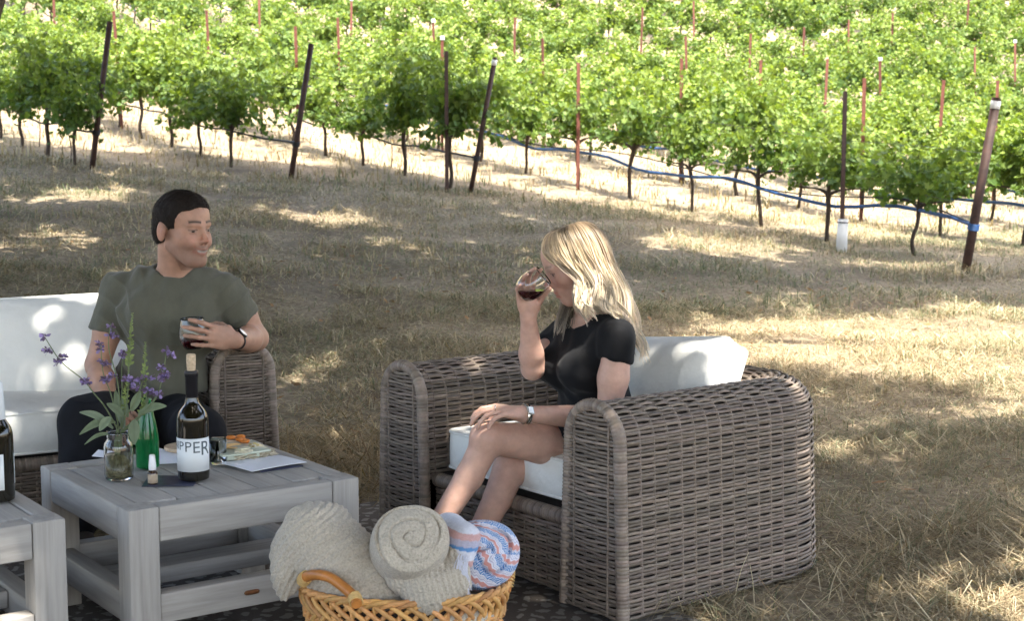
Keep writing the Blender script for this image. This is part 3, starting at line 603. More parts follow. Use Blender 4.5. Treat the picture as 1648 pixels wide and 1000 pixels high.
def cushion(name, size, loc, Rm, label, puff=.03, seed=0, parent_rz=0., corner=.03, dents=(), soft=.12):
    """boxed cushion: size (x, y, z), bulging faces, piping along its upper and lower edges. Rm world rotation"""
    hx, hy, hz = np.array(size) / 2; n = 30; m = MB()
    def shape(Q):
        Q = np.asarray(Q, float); x, y, z = Q[:, 0], Q[:, 1], Q[:, 2]
        b = (1 - x ** 4) * (1 - y ** 4); sq = (1 - z ** 2)
        X = x * hx * (1 + .045 * sq * (1 - y * y)) ; Yy = y * hy * (1 + .06 * sq * (1 - x * x)); 
        cr = np.clip(np.hypot(np.maximum(abs(x) - .86, 0) / .14, np.maximum(abs(y) - .86, 0) / .14) - .55, 0, 1)
        X = X * (1 - .09 * cr ** 1.5); Yy = Yy * (1 - .09 * cr ** 1.5); Zz = z * hz * (1 - soft * (1 - (1 - x ** 4) * (1 - y ** 4))) + np.sign(z) * np.where(abs(z) > .5, puff * b, 0) * (abs(z))
        P = np.column_stack([X, Yy, Zz]); P[:, 2] += (.004 * snoise(P, 9, seed % 4) + .003 * snoise(P, 22, (seed + 1) % 4)) * (abs(z) > .5) * b
        for (dx, dy, dr, dd) in dents: P[:, 2] -= dd * np.exp(-(((X - dx) / dr) ** 2 + ((Yy - dy) / dr) ** 2)) * (z > .5)
        return P
    t = np.linspace(-1, 1, n); A, B = np.meshgrid(t, t, indexing='ij'); o = np.ones_like(A)
    tz = np.linspace(-1, 1, 7); Az, Bz = np.meshgrid(t, tz, indexing='ij'); oz = np.ones_like(Az)
    for f, (a, b) in (((A, B, o), (1, 1)), ((B, A, -o), (1, 1)), ((Bz * 0 + Az, -oz, Bz), (1, 1)), ((-Az, oz, Bz), (1, 1)), ((oz, Az, Bz), (1, 1)), ((-oz, -Az, Bz), (1, 1))):
        Q = np.stack(f, -1).reshape(-1, 3); P = shape(Q) @ Rm.T + loc; m.grid(P.reshape(f[0].shape + (3,)))
    base = np.asarray(loc) + Rm @ np.array([0, 0, -hz]); root = empty(name, base); tag(root, label, 'cushion')
    part('cover', m, MT['cushion'], root)
    for zz in (1, -1):
        per = np.concatenate([np.column_stack([t, -np.ones(n)]), np.column_stack([np.ones(n), t])[1:], np.column_stack([-t, np.ones(n)])[1:], np.column_stack([-np.ones(n), -t])[1:-1]])
        P = shape(np.column_stack([per, np.full(len(per), zz)])) @ Rm.T + loc; P = np.vstack([P, P[:1]]); q = MB(); q.tube(P, .0048, 7, cap=False); part('piping', q, MT['cushion'], root)
    return root
def tilt(rz, rx): c, s = math.cos(rx), math.sin(rx); return rotz(rz) @ np.array([[1, 0, 0], [0, c, -s], [0, s, c]])
CH_RZ = R(-51.6); CH_O = np.array([-.415, 4.822, .012]); CH_W, CH_D = 1.145, .93
wicker_seat('armchair', CH_O, CH_RZ, CH_W, CH_D, 'wide grey brown wicker armchair that the woman sits in')
def chl(x, y, z): return CH_O + rotz(CH_RZ) @ np.array([x, y, z])
cushion('seat_cushion', (.68, .60, .125), chl(CH_W / 2, .36, .318), tilt(CH_RZ, R(-1)), 'off white seat cushion under the woman', .014, 1, dents=((.08, .05, .17, .022),))
cushion('back_cushion', (.54, .37, .12), chl(CH_W / 2 + .065, .62, .485), tilt(CH_RZ, R(60)) @ rotz(R(7)), 'off white back cushion behind the woman, in the armchair', .045, 2, soft=.38)
SO_RZ = R(30); SO_W, SO_D = 2.0, .90
SO_L = np.array([math.cos(SO_RZ), math.sin(SO_RZ), 0]); SO_B = np.array([-math.sin(SO_RZ), math.cos(SO_RZ), 0])
SO_O = np.array([-.93, 5.2, .012]) + .12 * SO_L - SO_W * SO_L
wicker_seat('sofa', SO_O, SO_RZ, SO_W, SO_D, 'grey brown wicker sofa that the man sits on')
def sol(x, y, z): return SO_O + rotz(SO_RZ) @ np.array([x, y, z])
cushion('seat_cushion', (1.50, .58, .15), sol(SO_W / 2, .32, .325), tilt(SO_RZ, R(-1)), 'long white seat cushion under the man, on the sofa', .014, 3, dents=((.45, .0, .2, .02),))
cushion('back_cushion', (.74, .40, .15), sol(SO_W / 2 - .375, .58, .515), tilt(SO_RZ, R(70)), 'white back cushion at the left end of the sofa', .04, 4, soft=.3)
cushion('back_cushion', (.74, .40, .15), sol(SO_W / 2 + .375, .58, .515), tilt(SO_RZ, R(70)), 'white back cushion behind the man, on the sofa', .04, 5, soft=.3)

# ------------------------------------------------------------------ teak tables
def table(loc, rz, size, ht, label, badge=False):
    t = empty('coffee_table', loc, rz); tag(t, label, 'table', 'low teak tables'); L = .078; w = size
    def bar(nm, lo, hi, ax, par=t, mt=None):
        c = (np.array(lo) + np.array(hi)) / 2; b = MB(); b.box(np.array(lo) - c, np.array(hi) - c, .004); o = part(nm, b, mt or MT['teak_' + ax], par, world_coords=False); o.location = tuple(c); return o
    for x in (0, w - L):
        for y in (0, w - L): bar('leg', (x, y, 0), (x + L, y + L, ht), 'z')
    th = .088
    bar('apron', (L + .002, .001, ht - th), (w - L - .002, .05, ht - .001), 'x'); bar('apron', (L + .002, w - .05, ht - th), (w - L - .002, w - .001, ht - .001), 'x')
    bar('apron', (.001, L + .002, ht - th), (.05, w - L - .002, ht - .001), 'y'); bar('apron', (w - .05, L + .002, ht - th), (w - .001, w - L - .002, ht - .001), 'y')
    n = 5; x0, x1 = .053, w - .053; pw = (x1 - x0) / n
    for i in range(n):
        a, b = x0 + pw * i + .0015, x0 + pw * (i + 1) - .0015; e = L + .002 if i in (0, n - 1) else .053
        bar('plank', (a, e, ht - .028), (b, w - e, ht - .003 - .001 * (i % 2)), 'y')
    lo, hi = .09, .165
    bar('lower_rail', (L + .001, .008, lo), (w - L - .001, .058, hi), 'x'); bar('lower_rail', (L + .001, w - .058, lo), (w - L - .001, w - .008, hi), 'x')
    bar('lower_rail', (.008, L + .001, lo), (.058, w - L - .001, hi), 'y'); bar('lower_rail', (w - .058, L + .001, lo), (w - .008, w - L - .001, hi), 'y')
    bar('shelf_slat', (.06, w * .42, lo + .02), (w - .06, w * .58, hi - .01), 'x')
    if badge:
        b = MB(); q = np.linspace(0, 6.283, 25)[:-1]; rx, rz_ = .021, .0062; sx = np.sign(np.cos(q)) * np.abs(np.cos(q)) ** .5 * rx; sz_ = np.sign(np.sin(q)) * np.abs(np.sin(q)) ** .8 * rz_
        o1 = np.column_stack([sx, 0 * q, sz_]); b.grid(np.stack([o1, o1 + [0, -.003, 0], o1 * .9 + [0, -.0038, 0], o1 * .01 + [0, -.0038, 0]]), wrap_v=True)
        for sgn in (-1, 1): b.lathe([(0, .0012), (.0016, .0010), (.0022, 0)], 10, origin=(sgn * .016, -.0036, 0), Rm=np.array([[1, 0, 0], [0, 0, -1], [0, 1, 0]]))
        o = part('badge', b, MT['bronze'], t, world_coords=False); o.location = (w - .315, .0075, .128)
    return t
TZ = .40
TB = np.array([-.927, 3.60, .012]); table(TB, R(35.7), .64, TZ - .012, 'weathered grey teak table holding the flowers and wine bottle', True)
tl = np.array([-1.06, 3.534, .012]) - .64 * np.array([math.cos(R(35.7)), math.sin(R(35.7)), 0]); table(tl, R(35.7), .64, TZ - .012, 'sunlit teak table cut off by the left edge of the picture')
# ------------------------------------------------------------------ implicit surfaces (bodies, cloth): smooth unions meshed with surface nets
class Field:
    def __init__(s, lo, hi, h):
        s.h = h; s.lo = np.asarray(lo, float); n = np.ceil((np.asarray(hi) - s.lo) / h).astype(int) + 1; s.n = n; s.d = np.full(n, .5, np.float32)
    def view(s, lo, hi):
        a = np.clip(np.floor((np.asarray(lo) - s.lo) / s.h).astype(int), 0, s.n - 1); b = np.clip(np.ceil((np.asarray(hi) - s.lo) / s.h).astype(int) + 1, 1, s.n)
        sl = tuple(slice(i, j) for i, j in zip(a, b)); ax = [(s.lo[i] + s.h * np.arange(a[i], b[i])).astype(np.float32) for i in range(3)]
        return sl, ax[0][:, None, None], ax[1][None, :, None], ax[2][None, None, :]
    def comb(s, sl, d, k, op):
        a = s.d[sl]
        if op == 0: h = np.clip(.5 + .5 * (a - d) / k, 0, 1); s.d[sl] = a * (1 - h) + d * h - k * h * (1 - h)
        elif op == 1: h = np.clip(.5 - .5 * (a + d) / k, 0, 1); s.d[sl] = a * (1 - h) - d * h + k * h * (1 - h)
    def cap(s, a, b, ra, rb=None, k=.015, op=0, cp=None, cn=None):
        a = np.asarray(a, float); b = np.asarray(b, float); rb = ra if rb is None else rb; m = max(ra, rb) + k + 3 * s.h
        sl, X, Y, Z = s.view(np.minimum(a, b) - m, np.maximum(a, b) + m); ab = b - a; L = ab @ ab + 1e-12
        t = np.clip(((X - a[0]) * ab[0] + (Y - a[1]) * ab[1] + (Z - a[2]) * ab[2]) / L, 0, 1)
        d = np.sqrt((X - a[0] - t * ab[0]) ** 2 + (Y - a[1] - t * ab[1]) ** 2 + (Z - a[2] - t * ab[2]) ** 2) - (ra + (rb - ra) * t)
        if cp is not None: cn = unit(cn); d = np.maximum(d, (X - cp[0]) * cn[0] + (Y - cp[1]) * cn[1] + (Z - cp[2]) * cn[2])
        s.comb(sl, d, k, op)
    def chain(s, pts, rad, k=.015):
        for i in range(len(pts) - 1): s.cap(pts[i], pts[i + 1], rad[i], rad[i + 1], k)
    def ell(s, c, r, Rm=None, k=.015, op=0):
        c = np.asarray(c, float); r = np.asarray(r, float); Rm = np.eye(3) if Rm is None else Rm; m = max(r) + k + 3 * s.h
        sl, X, Y, Z = s.view(c - m, c + m); q = [(X - c[0]) * Rm[0, i] + (Y - c[1]) * Rm[1, i] + (Z - c[2]) * Rm[2, i] for i in range(3)]
        k0 = np.sqrt(sum((q[i] / r[i]) ** 2 for i in range(3))); k1 = np.sqrt(sum((q[i] / r[i] ** 2) ** 2 for i in range(3))) + 1e-9
        s.comb(sl, k0 * (k0 - 1) / k1, k, op)
    def cut(s, p, n, lo=None, hi=None, k=.004):
        """removes what lies on the side n points to"""
        p = np.asarray(p, float); n = unit(n); lo = s.lo if lo is None else lo; hi = s.lo + s.h * s.n if hi is None else hi
        sl, X, Y, Z = s.view(lo, hi); d = ((X - p[0]) * n[0] + (Y - p[1]) * n[1] + (Z - p[2]) * n[2]); s.d[sl] = np.maximum(s.d[sl], d)
    def nets(s):
        d = s.d; g = d < 0; c = np.zeros(tuple(s.n - 1), np.uint8)
        for i in (0, 1):
            for j in (0, 1):
                for k in (0, 1): c += g[i:s.n[0] - 1 + i, j:s.n[1] - 1 + j, k:s.n[2] - 1 + k]
        idx = np.argwhere((c > 0) & (c < 8)); cid = np.full(tuple(s.n - 1), -1, np.int32); cid[tuple(idx.T)] = np.arange(len(idx))
        cor = np.array([(i, j, k) for i in (0, 1) for j in (0, 1) for k in (0, 1)]); D = np.stack([d[tuple((idx + o).T)] for o in cor], 1)
        acc = np.zeros((len(idx), 3)); cnt = np.zeros(len(idx))
        for a in range(8):
            for b in range(a + 1, 8):
                if np.abs(cor[a] - cor[b]).sum() != 1: continue
                m = (D[:, a] < 0) != (D[:, b] < 0); t = D[m, a] / (D[m, a] - D[m, b]); acc[m] += cor[a] + t[:, None] * (cor[b] - cor[a]); cnt[m] += 1
        V = s.lo + s.h * (idx + acc / cnt[:, None]); Q = []
        for ax in range(3):
            u, v = (ax + 1) % 3, (ax + 2) % 3; lo = [slice(None)] * 3; hi = [slice(None)] * 3; lo[ax] = slice(0, -1); hi[ax] = slice(1, None)
            A = g[tuple(lo)]; B = g[tuple(hi)]; e = np.argwhere(A != B); ok = (e[:, u] > 0) & (e[:, v] > 0) & (e[:, u] < s.n[u] - 1) & (e[:, v] < s.n[v] - 1); e = e[ok]; sg = A[tuple(e.T)]
            def cell(du, dv): f = e.copy(); f[:, u] += du; f[:, v] += dv; return cid[tuple(f.T)]
            q = np.stack([cell(-1, -1), cell(0, -1), cell(0, 0), cell(-1, 0)], 1); q[~sg] = q[~sg][:, ::-1]; Q.append(q)
        Q = np.vstack(Q); Q = Q[(Q >= 0).all(1)]; return V, Q
def relax(V, Q, it=2, f=.5):
    for _ in range(it):
        acc = np.zeros_like(V); n = np.zeros(len(V))
        for a, b in ((0, 1), (1, 2), (2, 3), (3, 0)):
            for i, j in ((a, b), (b, a)):
                for ax in range(3): acc[:, ax] += np.bincount(Q[:, i], V[Q[:, j], ax], len(V))
                n += np.bincount(Q[:, i], minlength=len(V))
        V = V * (1 - f) + f * acc / np.maximum(n, 1)[:, None]
    return V
def normals(V, Q):
    nn = np.cross(V[Q[:, 2]] - V[Q[:, 0]], V[Q[:, 3]] - V[Q[:, 1]]); N = np.zeros_like(V)
    for i in range(4):
        for ax in range(3): N[:, ax] += np.bincount(Q[:, i], nn[:, ax], len(V))
    return N / (np.linalg.norm(N, axis=1, keepdims=True) + 1e-12)

def head(F, O, f, u, sc_, smile=False, female=False):
    """F field, O origin between the ears at eye height, f forward, u up (head frame); returns local transform"""
    f = unit(f); u = np.asarray(u, float); u = unit(u - f * (u @ f)); l = np.cross(u, f); B = np.stack([f, l, u], 1)
    def P(a, b, c): return O + B @ (np.array([a, b, c]) * sc_)
    def E(c, r, k=.012, op=0): F.ell(P(*c), np.array(r) * sc_, B, k, op)
    def Cc(a, b, ra, rb, k=.012): F.cap(P(*a), P(*b), ra * sc_, rb * sc_, k)
    E((-.006, 0, .036), (.090, .077, .086)); E((.030, 0, -.022), (.064, .062, .080), .02); E((.040, 0, .048), (.052, .060, .050), .03)
    jw = .048 if female else .053; cr = .0165 if female else .0195
    E((.060, 0, -.076), (.034, .036, .036), .02); E((.078, 0, -.056), (.020, .030, .024), .018); Cc((.074, -.011, -.099), (.074, .011, -.099), cr * .9, cr * .9, .016)
    for s in (-1, 1):
        Cc((-.002, s * jw, -.050), (.060, s * .022, -.099), .014, .016, .025); E((.054, s * .042, -.024), (.030, .022, .024), .018)
        Cc((.078, s * .042, .021), (.087, s * .010, .019), .0085, .0085, .014); E((.107, s * .031, .001), (.019, .016, .0105), .014, 1)
        E((.0745, s * .032, -.001), (.0135, .0140, .0115), .005)
        E((-.012, s * .077, -.006), (.019, .008, .032), .007); E((-.007, s * .0885, -.003), (.011, .008, .020), .004, 1); E((-.004, s * .081, -.008), (.007, .004, .010), .004)
        Cc((.102, s * .0085, -.0345), (.097, s * .0110, -.034), .0075, .0065, .006)
        if smile: E((.074, s * .037, -.040), (.017, .015, .015), .016)
    Cc((.086, 0, .018), (.105, 0, -.018), .0065, .0075, .010); Cc((.105, 0, -.018), (.1125, 0, -.0285), .0085, .0095, .006)
    w = .029 if smile else .020; up = .008 if smile else 0; fx = .074 if smile else .083
    for s in (-1, 1):
        Cc((.0955, 0, -.0590), (fx, s * w, -.0635 + up), .0055, .0030, .006); Cc((.0935, 0, -.0735), (fx, s * w, -.0665 + up), .0062, .0030, .006)
    if smile: E((.103, 0, -.0660), (.012, .021, .0026), .004, 1)
    return B, P
def hand(F, wr, d, n, th, curl, s=1., k=.005, spread=.10, tcurl=(.25, .35, .35), tdir=None):
    """wr wrist, d finger direction, n palm normal (the side the fingers close to), th direction to the thumb side"""
    d = unit(d); n = unit(n - d * (n @ d)); th = np.cross(d, n) * (1 if np.cross(d, n) @ th > 0 else -1)
    B = np.stack([d, th, n], 1); P = lambda a, b, c: wr + B @ (np.array([a, b, c]) * s)
    F.ell(P(.052, 0, 0), np.array([.056, .041, .0165]) * s, B, .010); F.ell(P(.03, .022, .010), np.array([.032, .020, .014]) * s, B, .010); F.cap(wr, P(.03, 0, 0), .024 * s, .022 * s, .014)
    L = [(.044, .026, .021), (.049, .030, .023), (.045, .028, .022), (.034, .021, .019)]; R_ = [.0092, .0095, .0090, .0080]; tips = []
    for i in range(4):
        b = .030 - .0205 * i; p = P(.094 - (.006 if i in (0,) else .0 if i == 1 else .003 if i == 2 else .012), b, 0); F.cap(P(.06, b * .8, 0), p, .0125 * s, R_[i] * 1.12 * s, .006)
        dd = unit(d + th * spread * (1.2 - i * .8)); ang = 0
        for j in range(3):
            ang += curl[i][j]; v = dd * math.cos(ang) + n * math.sin(ang); q = p + v * L[i][j] * s; r0 = R_[i] * (1 - .09 * j) * s; F.cap(p, q, r0, r0 * .90, k if j else .004); p = q
        tips.append(p)
    p = P(.024, .034, .008); td = unit(d * .75 + th * .72 + n * .25) if tdir is None else unit(tdir); ax = unit(np.cross(td, n)); F.cap(P(.012, .012, .004), p, .016 * s, .0135 * s, .01); a = 0
    for j, (ll, rr) in enumerate(((.040, .0118), (.032, .0108), (.026, .0098))):
        a += tcurl[j]; v = td * math.cos(a) + np.cross(ax, td) * math.sin(a); q = p + v * ll * s; F.cap(p, q, rr * s, rr * .92 * s, .004); p = q
    return tips
def watch(name, parent_label, c, axis, out, r, strap, face, square, label):
    """bracelet round a wrist: c centre, axis along the forearm, out direction the dial faces"""
    axis = unit(axis); out = unit(out - axis * (out @ axis)); sd = np.cross(axis, out); root = empty(name, c); tag(root, label, 'watch')
    a = np.linspace(0, 6.283, 41); m = MB(); P = c + np.outer(np.cos(a), out) * r * .96 + np.outer(np.sin(a), sd) * r * 1.06
    ring = np.stack([P + axis * w + (P - c) * e for w, e in ((-.007, 0), (-.007, .06), (.007, .06), (.007, 0))], 1); m.grid(ring, wrap_v=True); part('strap', m, MT[strap], root)
    B = np.stack([axis, sd, out], 1); o = c + out * r * .98; m = MB()
    if square: m.box((-.010, -.012, 0), (.010, .012, .006), .002, Rm=B, origin=o)
    else: m.lathe([(0, 0), (.0185, 0), (.0185, .005), (.0165, .007), (0, .007)], 28, Rm=B, origin=o)
    part('case', m, MT['steel' if square else 'foil_dark'], root); m = MB()
    if square: m.box((-.0075, -.009, .006), (.0075, .009, .0072), .0004, Rm=B, origin=o)
    else: m.lathe([(.0155, .0072), (0, .0078)], 28, Rm=B, origin=o)
    part('dial', m, MT['white_face'], root)
    return root
def stemless(name, base, axis, level, label, s=1.):
    """stemless wine glass with wine; level = world height of the wine surface"""
    root = empty(name, base); tag(root, label, 'wine glass', 'stemless wine glasses'); Fm = frame(axis, (1, 0, .2))
    prof = np.array([(0, .0), (.022, .0), (.030, .004), (.040, .018), (.0455, .040), (.0455, .058), (.042, .080), (.037, .102)]) * s; pr = smooth_path(np.column_stack([prof, 0 * prof[:, 0]]), 26)[:, :2]; pr[0, 0] = 0
    inn = pr.copy(); inn[:, 0] = np.maximum(inn[:, 0] - .0013, 0); inn[:, 1] = np.maximum(inn[:, 1], .005 * s); inn[-1, 1] = pr[-1, 1]
    m = MB(); m.lathe(np.vstack([pr, inn[::-1]]), 40, Rm=Fm, origin=base); part('bowl', m, MT['glass'], root)
    lo = base - .08; hi = base + .14; G = Field(lo, hi, .0016); sl, X, Y, Z = G.view(lo, hi); q = [(X - base[0]) * Fm[0, i] + (Y - base[1]) * Fm[1, i] + (Z - base[2]) * Fm[2, i] for i in range(3)]
    rr = np.interp(q[2], inn[:, 1] + 1e-5 * np.arange(len(inn)), inn[:, 0]); d = np.maximum(np.sqrt(q[0] ** 2 + q[1] ** 2) - rr + .0006, np.maximum(.0056 * s - q[2], Z - level)); G.d[sl] = d.astype(np.float32)
    V, Q = G.nets(); V = relax(V, Q, 1); m = MB(); m.add(V, Q); part('wine', m, MT['wine'], root)
    return root
SK_M = np.array([.44, .250, .172]); SK_F = np.array([.55, .335, .255])
def skin_cols(V, B, O, sc_, base, smile, female, hand_pts=()):
    q = (V - O) @ B / sc_; C = np.tile(base, (len(V), 1)) * (1 + .05 * snoise(V, 30, 1))[:, None]; f, l, u = q.T; al = np.abs(l); near = (np.linalg.norm(q, axis=1) < .2)
    def mix(w, c): nonlocal C; w = np.clip(w, 0, 1)[:, None] * near[:, None]; C = C * (1 - w) + np.asarray(c) * w
    g = lambda x, c, s: np.exp(-((x - c) / s) ** 2)
    mix(.35 * g(al, .04, .02) * g(u, -.03, .022) * (f > .03), base * np.array([1.1, .72, .68])); mix(.45 * g(l, 0, .016) * g(u, -.03, .016) * (f > .09), base * np.array([1.1, .7, .66]))
    mix(.4 * g(al, .078, .014) * g(f, -.01, .03) * g(u, -.01, .04), base * np.array([1.1, .72, .66]))
    wl = .030 if smile else .020; up = .008 if smile else 0
    lipz = np.where(al < wl + .004, np.maximum(g(u, -.0595 + up * (al / wl) ** 2, .0045), g(u, -.0730 + up * (al / wl) ** 2, .0055)), 0) * (f > .07)
    mix(.75 * lipz, base * (np.array([.92, .52, .50]) if not female else np.array([.95, .50, .50])))
    if smile: mix(1.0 * (al < .022) * g(u, -.0660 + .006 * (al / .03) ** 2, .0030) * (f > .068) * 1.1, (.62, .58, .52)); mix(.6 * g(al, .029, .0035) * g(u, -.0575, .0035) * (f > .06), base * .45)
    else: mix(.6 * (al < .021) * g(u, -.0665, .0020) * (f > .07), base * .4)
    if not female:
        st = np.clip((np.maximum(-.030 - u, 0)) / .02, 0, 1) * (f > -.005) * (u > -.135); st = st * (1 - .6 * g(al, .05, .018) * g(u, -.035, .02)); mix(.52 * st, base * np.array([.42, .45, .50]))
        mix(.34 * (al < .03) * g(u, -.050, .005) * (f > .085), base * .4); mix(.5 * g(f, .012, .016) * np.clip((u + .05) / .04, 0, 1) * (u < .03) * (al > .05), (.05, .035, .025))
    arch = .026 + .004 * np.cos((al - .034) / .02); mix((1.0 if not female else .6) * (al > .010) * (al < .050) * g(u, arch, .0042) * (f > .055), (.020, .013, .009) if not female else (.16, .10, .055))
    eye = (al - .032) ** 2 / .0135 ** 2 + (u + .001) ** 2 / .0036 ** 2 < 1; ball = np.hypot(np.hypot(f - .0745, al - .032), u + .001) < .0165
    if not female or True:
        mix(.6 * (eye & ball & (f > .07)), (.26, .20, .17)); mix(1. * (eye & (np.hypot(al - .034, u + .001) < .0055) & ball & (f > .07)), (.02, .012, .008)); mix(.75 * g(u, .0036, .0020) * (al > .018) * (al < .047) * (f > .07), (.03, .02, .015)); mix(.5 * g(u, -.008, .002) * (al > .02) * (al < .046) * (f > .07), base * .5)
    mix(.5 * g(al, .0095, .004) * g(u, -.043, .004) * (f > .09), base * .3)
    return np.clip(C, .004, .9)
# ------------------------------------------------------------------ the man
H_ = .0032
def A_(u, v, y): return at(u, v, y)
man = empty('person', (-1.25, 5.15, .012)); tag(man, 'man in olive green t-shirt and dark trousers sitting on the sofa holding red wine', 'person')
mo = A_(292, 369, 5.06); mf = unit([.84, -.545, -.03]); mu_ = np.array([.03, 0, 1.]); MS = 1.03
nk = A_(283, 447, 5.14); chest = A_(277, 525, 5.13); waist = A_(262, 606, 5.16); pelv = A_(238, 668, 5.20)
shR, elR, wrR = A_(192, 470, 5.17), A_(157, 588, 5.12), A_(176, 655, 4.92); shL, elL, wrL = A_(368, 474, 5.14), A_(412, 545, 5.20), A_(376, 548, 4.95)
hipR, knR, ftR = A_(205, 672, 5.18), A_(137, 676, 4.74), np.array([-1.34, 4.60, .10]); hipL, knL, ftL = A_(282, 680, 5.14), A_(318, 695, 4.74), np.array([-.95, 4.62, .10])
lat = unit(shL - shR); lat[2] = 0; lat = unit(lat); fwd = np.cross(lat, [0, 0, 1.]); TBm = np.stack([lat, -fwd if False else fwd, np.array([0, 0, 1.])], 1)
glass_m = A_(312, 552, 4.925)
def man_torso(F, e):
    F.ell(chest + [0, 0, .03], (.170 + e, .108 + e, .17 + e), TBm, .05); F.ell(waist, (.150 + e, .105 + e, .13 + e), TBm, .05); F.ell(pelv, (.165 + e, .115 + e, .10 + e), TBm, .05)
    F.cap(shR + [.03, 0, .0], shL + [-.03, 0, .0], .062 + e, .062 + e, .05); F.cap(nk + [0, .02, -.03], (shR + nk) / 2 + [0, .01, .0], .050 + e, .052 + e, .05); F.cap(nk + [0, .02, -.03], (shL + nk) / 2 + [0, .01, .0], .050 + e, .052 + e, .05)
    F.ell(chest + [-.075, -.065, .045], (.085 + e, .05 + e, .07 + e), TBm, .04); F.ell(chest + [.075, -.065, .045], (.085 + e, .05 + e, .07 + e), TBm, .04)
F = Field((-1.62, 4.45, .0), (-.72, 5.42, 1.19), H_)
man_torso(F, -.012)
F.chain([shR, (shR + elR) / 2, elR], [.052, .048, .040], .02); F.chain([elR, elR * .65 + wrR * .35, wrR], [.040, .043, .028], .015)
F.chain([shL, (shL + elL) / 2, elL], [.052, .048, .041], .02); F.chain([elL, elL * .65 + wrL * .35, wrL], [.041, .044, .028], .015)
F.chain([hipR, knR, ftR], [.085, .056, .042], .03); F.chain([hipL, knL, ftL], [.085, .056, .042], .03)
for ft, dx in ((ftR, .10), (ftL, .12)): F.cap(ft - [0, 0, .03], ft + [dx, -.18, -.06], .040, .032, .02)
F.cap(nk + [0, .01, -.03], mo + [-.028, .030, -.05], .064, .058, .03)
# right hand on the thigh, left hand round the glass
hd = unit(A_(205, 688, 4.83) - wrR); hand(F, wrR, hd, np.array([.1, .3, -1.]), np.array([1., -.2, 0]), [(.25, .35, .3), (.25, .4, .3), (.3, .4, .3), (.3, .45, .3)], 1.0)
hl = unit(A_(336, 540, 4.875) - wrL); hand(F, wrL, hl, np.array([-.25, .9, -.15]), np.array([0, .1, 1.]), [(.12, .40, .35), (.15, .45, .4), (.22, .5, .45), (.3, .6, .45)], .98, tdir=unit([-.60, .70, .30]), tcurl=(.1, .2, .25))
mB, mP = head(F, mo, mf, mu_, MS, smile=True)
V, Q = F.nets(); V = relax(V, Q, 2, .4); cm = skin_cols(V, mB, mo, MS, SK_M, True, False); cm[V[:, 2] < .16] = (.03, .025, .02); m = MB(); m.add(V, Q, col=cm); part('body', m, MT['skin'], man); print('man verts', len(V)); del F
# t-shirt
F = Field((-1.58, 4.9, .38), (-.76, 5.40, .98), .005); man_torso(F, .004)
sR = shR + (elR - shR) * .62; sL = shL + (elL - shL) * .60
F.cap(shR, sR, .064, .063, .03, 0, shR + (elR - shR) * .56, elR - shR); F.cap(shL, sL, .064, .065, .03, 0, shL + (elL - shL) * .54, elL - shL)
nf = unit(mP(.02, 0, -.1) - nk); F.cap(nk + [0, -.0, .015], nk + [.01, -.05, .16], .066, .09, .006, 1)
F.cut(A_(262, 640, 5.1), (.10, 0, -1.))
V, Q = F.nets(); V = relax(V, Q, 3, .5); N = normals(V, Q)
low = np.clip((.70 - V[:, 2]) / .2, 0, 1); wv = snoise(V, 6, 2)
fold = .0065 * low * (1 - np.abs(np.sin(V[:, 2] * 48 + 26 * V[:, 0] + 2.2 * wv))) * (1 + wv) + .005 * snoise(V * [1, 1, .5], 14, 3) + .007 * (1 - np.abs(np.sin((V[:, 0] * 1.1 + V[:, 2]) * 34 + 1.6 * snoise(V, 7, 1)))) ** 2 * np.exp(-((V[:, 0] + 1.31) / .08) ** 2) + .006 * (1 - np.abs(np.sin((V[:, 0] * -.8 + V[:, 2]) * 40 + 1.5 * wv))) ** 2 * np.exp(-((V[:, 0] + .93) / .07) ** 2)
V = V + N * (1.35 * fold)[:, None]; m = MB(); m.add(V, Q); part('t_shirt', m, MT['shirt'], man); del F
a = np.linspace(0, 6.283, 40); cdir = frame(unit([.01, -.05, .145]), (1, 0, 0)); 
# trousers
F = Field((-1.62, 4.45, .02), (-.78, 5.42, .60), .006); F.ell(pelv, (.178, .128, .11), TBm, .04); F.chain([hipR, knR, ftR + [0, 0, .02]], [.105, .082, .062], .03); F.chain([hipL, knL, ftL + [0, 0, .02]], [.105, .080, .062], .03); F.cut(A_(262, 618, 5.1), (.10, 0, 1.))
V, Q = F.nets(); V = relax(V, Q, 3); V += normals(V, Q) * (.005 * snoise(V, 14, 1))[:, None]; m = MB(); m.add(V, Q); part('trousers', m, MT['pants'], man); del F
# short dark hair
F = Field(mo - .16, mo + .17, .003); hs_ = MS
F.ell(mP(-.006, 0, .036), np.array([.0945, .0812, .0925]) * hs_, mB, .01); F.ell(mP(-.042, 0, -.010), np.array([.055, .070, .060]) * hs_, mB, .02); F.ell(mP(.024, 0, .080), np.array([.056, .062, .036]) * hs_, mB, .02); F.ell(mP(.037, 0, .053), np.array([.055, .0640, .051]) * hs_, mB, .02)
F.ell(mP(.100, 0, -.002), np.array([.078, .085, .076]) * hs_, mB, .008, 1); F.ell(mP(.080, 0, .018), np.array([.060, .095, .054]) * hs_, mB, .006, 1); F.ell(mP(.040, .085, -.070), np.array([.058, .06, .080]) * hs_, mB, .006, 1); F.ell(mP(.040, -.085, -.070), np.array([.058, .06, .080]) * hs_, mB, .006, 1)
for s in (-1, 1): F.ell(mP(-.012, s * .085, -.014), np.array([.027, .03, .040]) * hs_, mB, .005, 1); F.ell(mP(-.045, s * .085, -.075), np.array([.05, .04, .04]) * hs_, mB, .006, 1)
F.cut(mP(-.06, 0, -.048), mB @ np.array([.25, 0, -1.]))
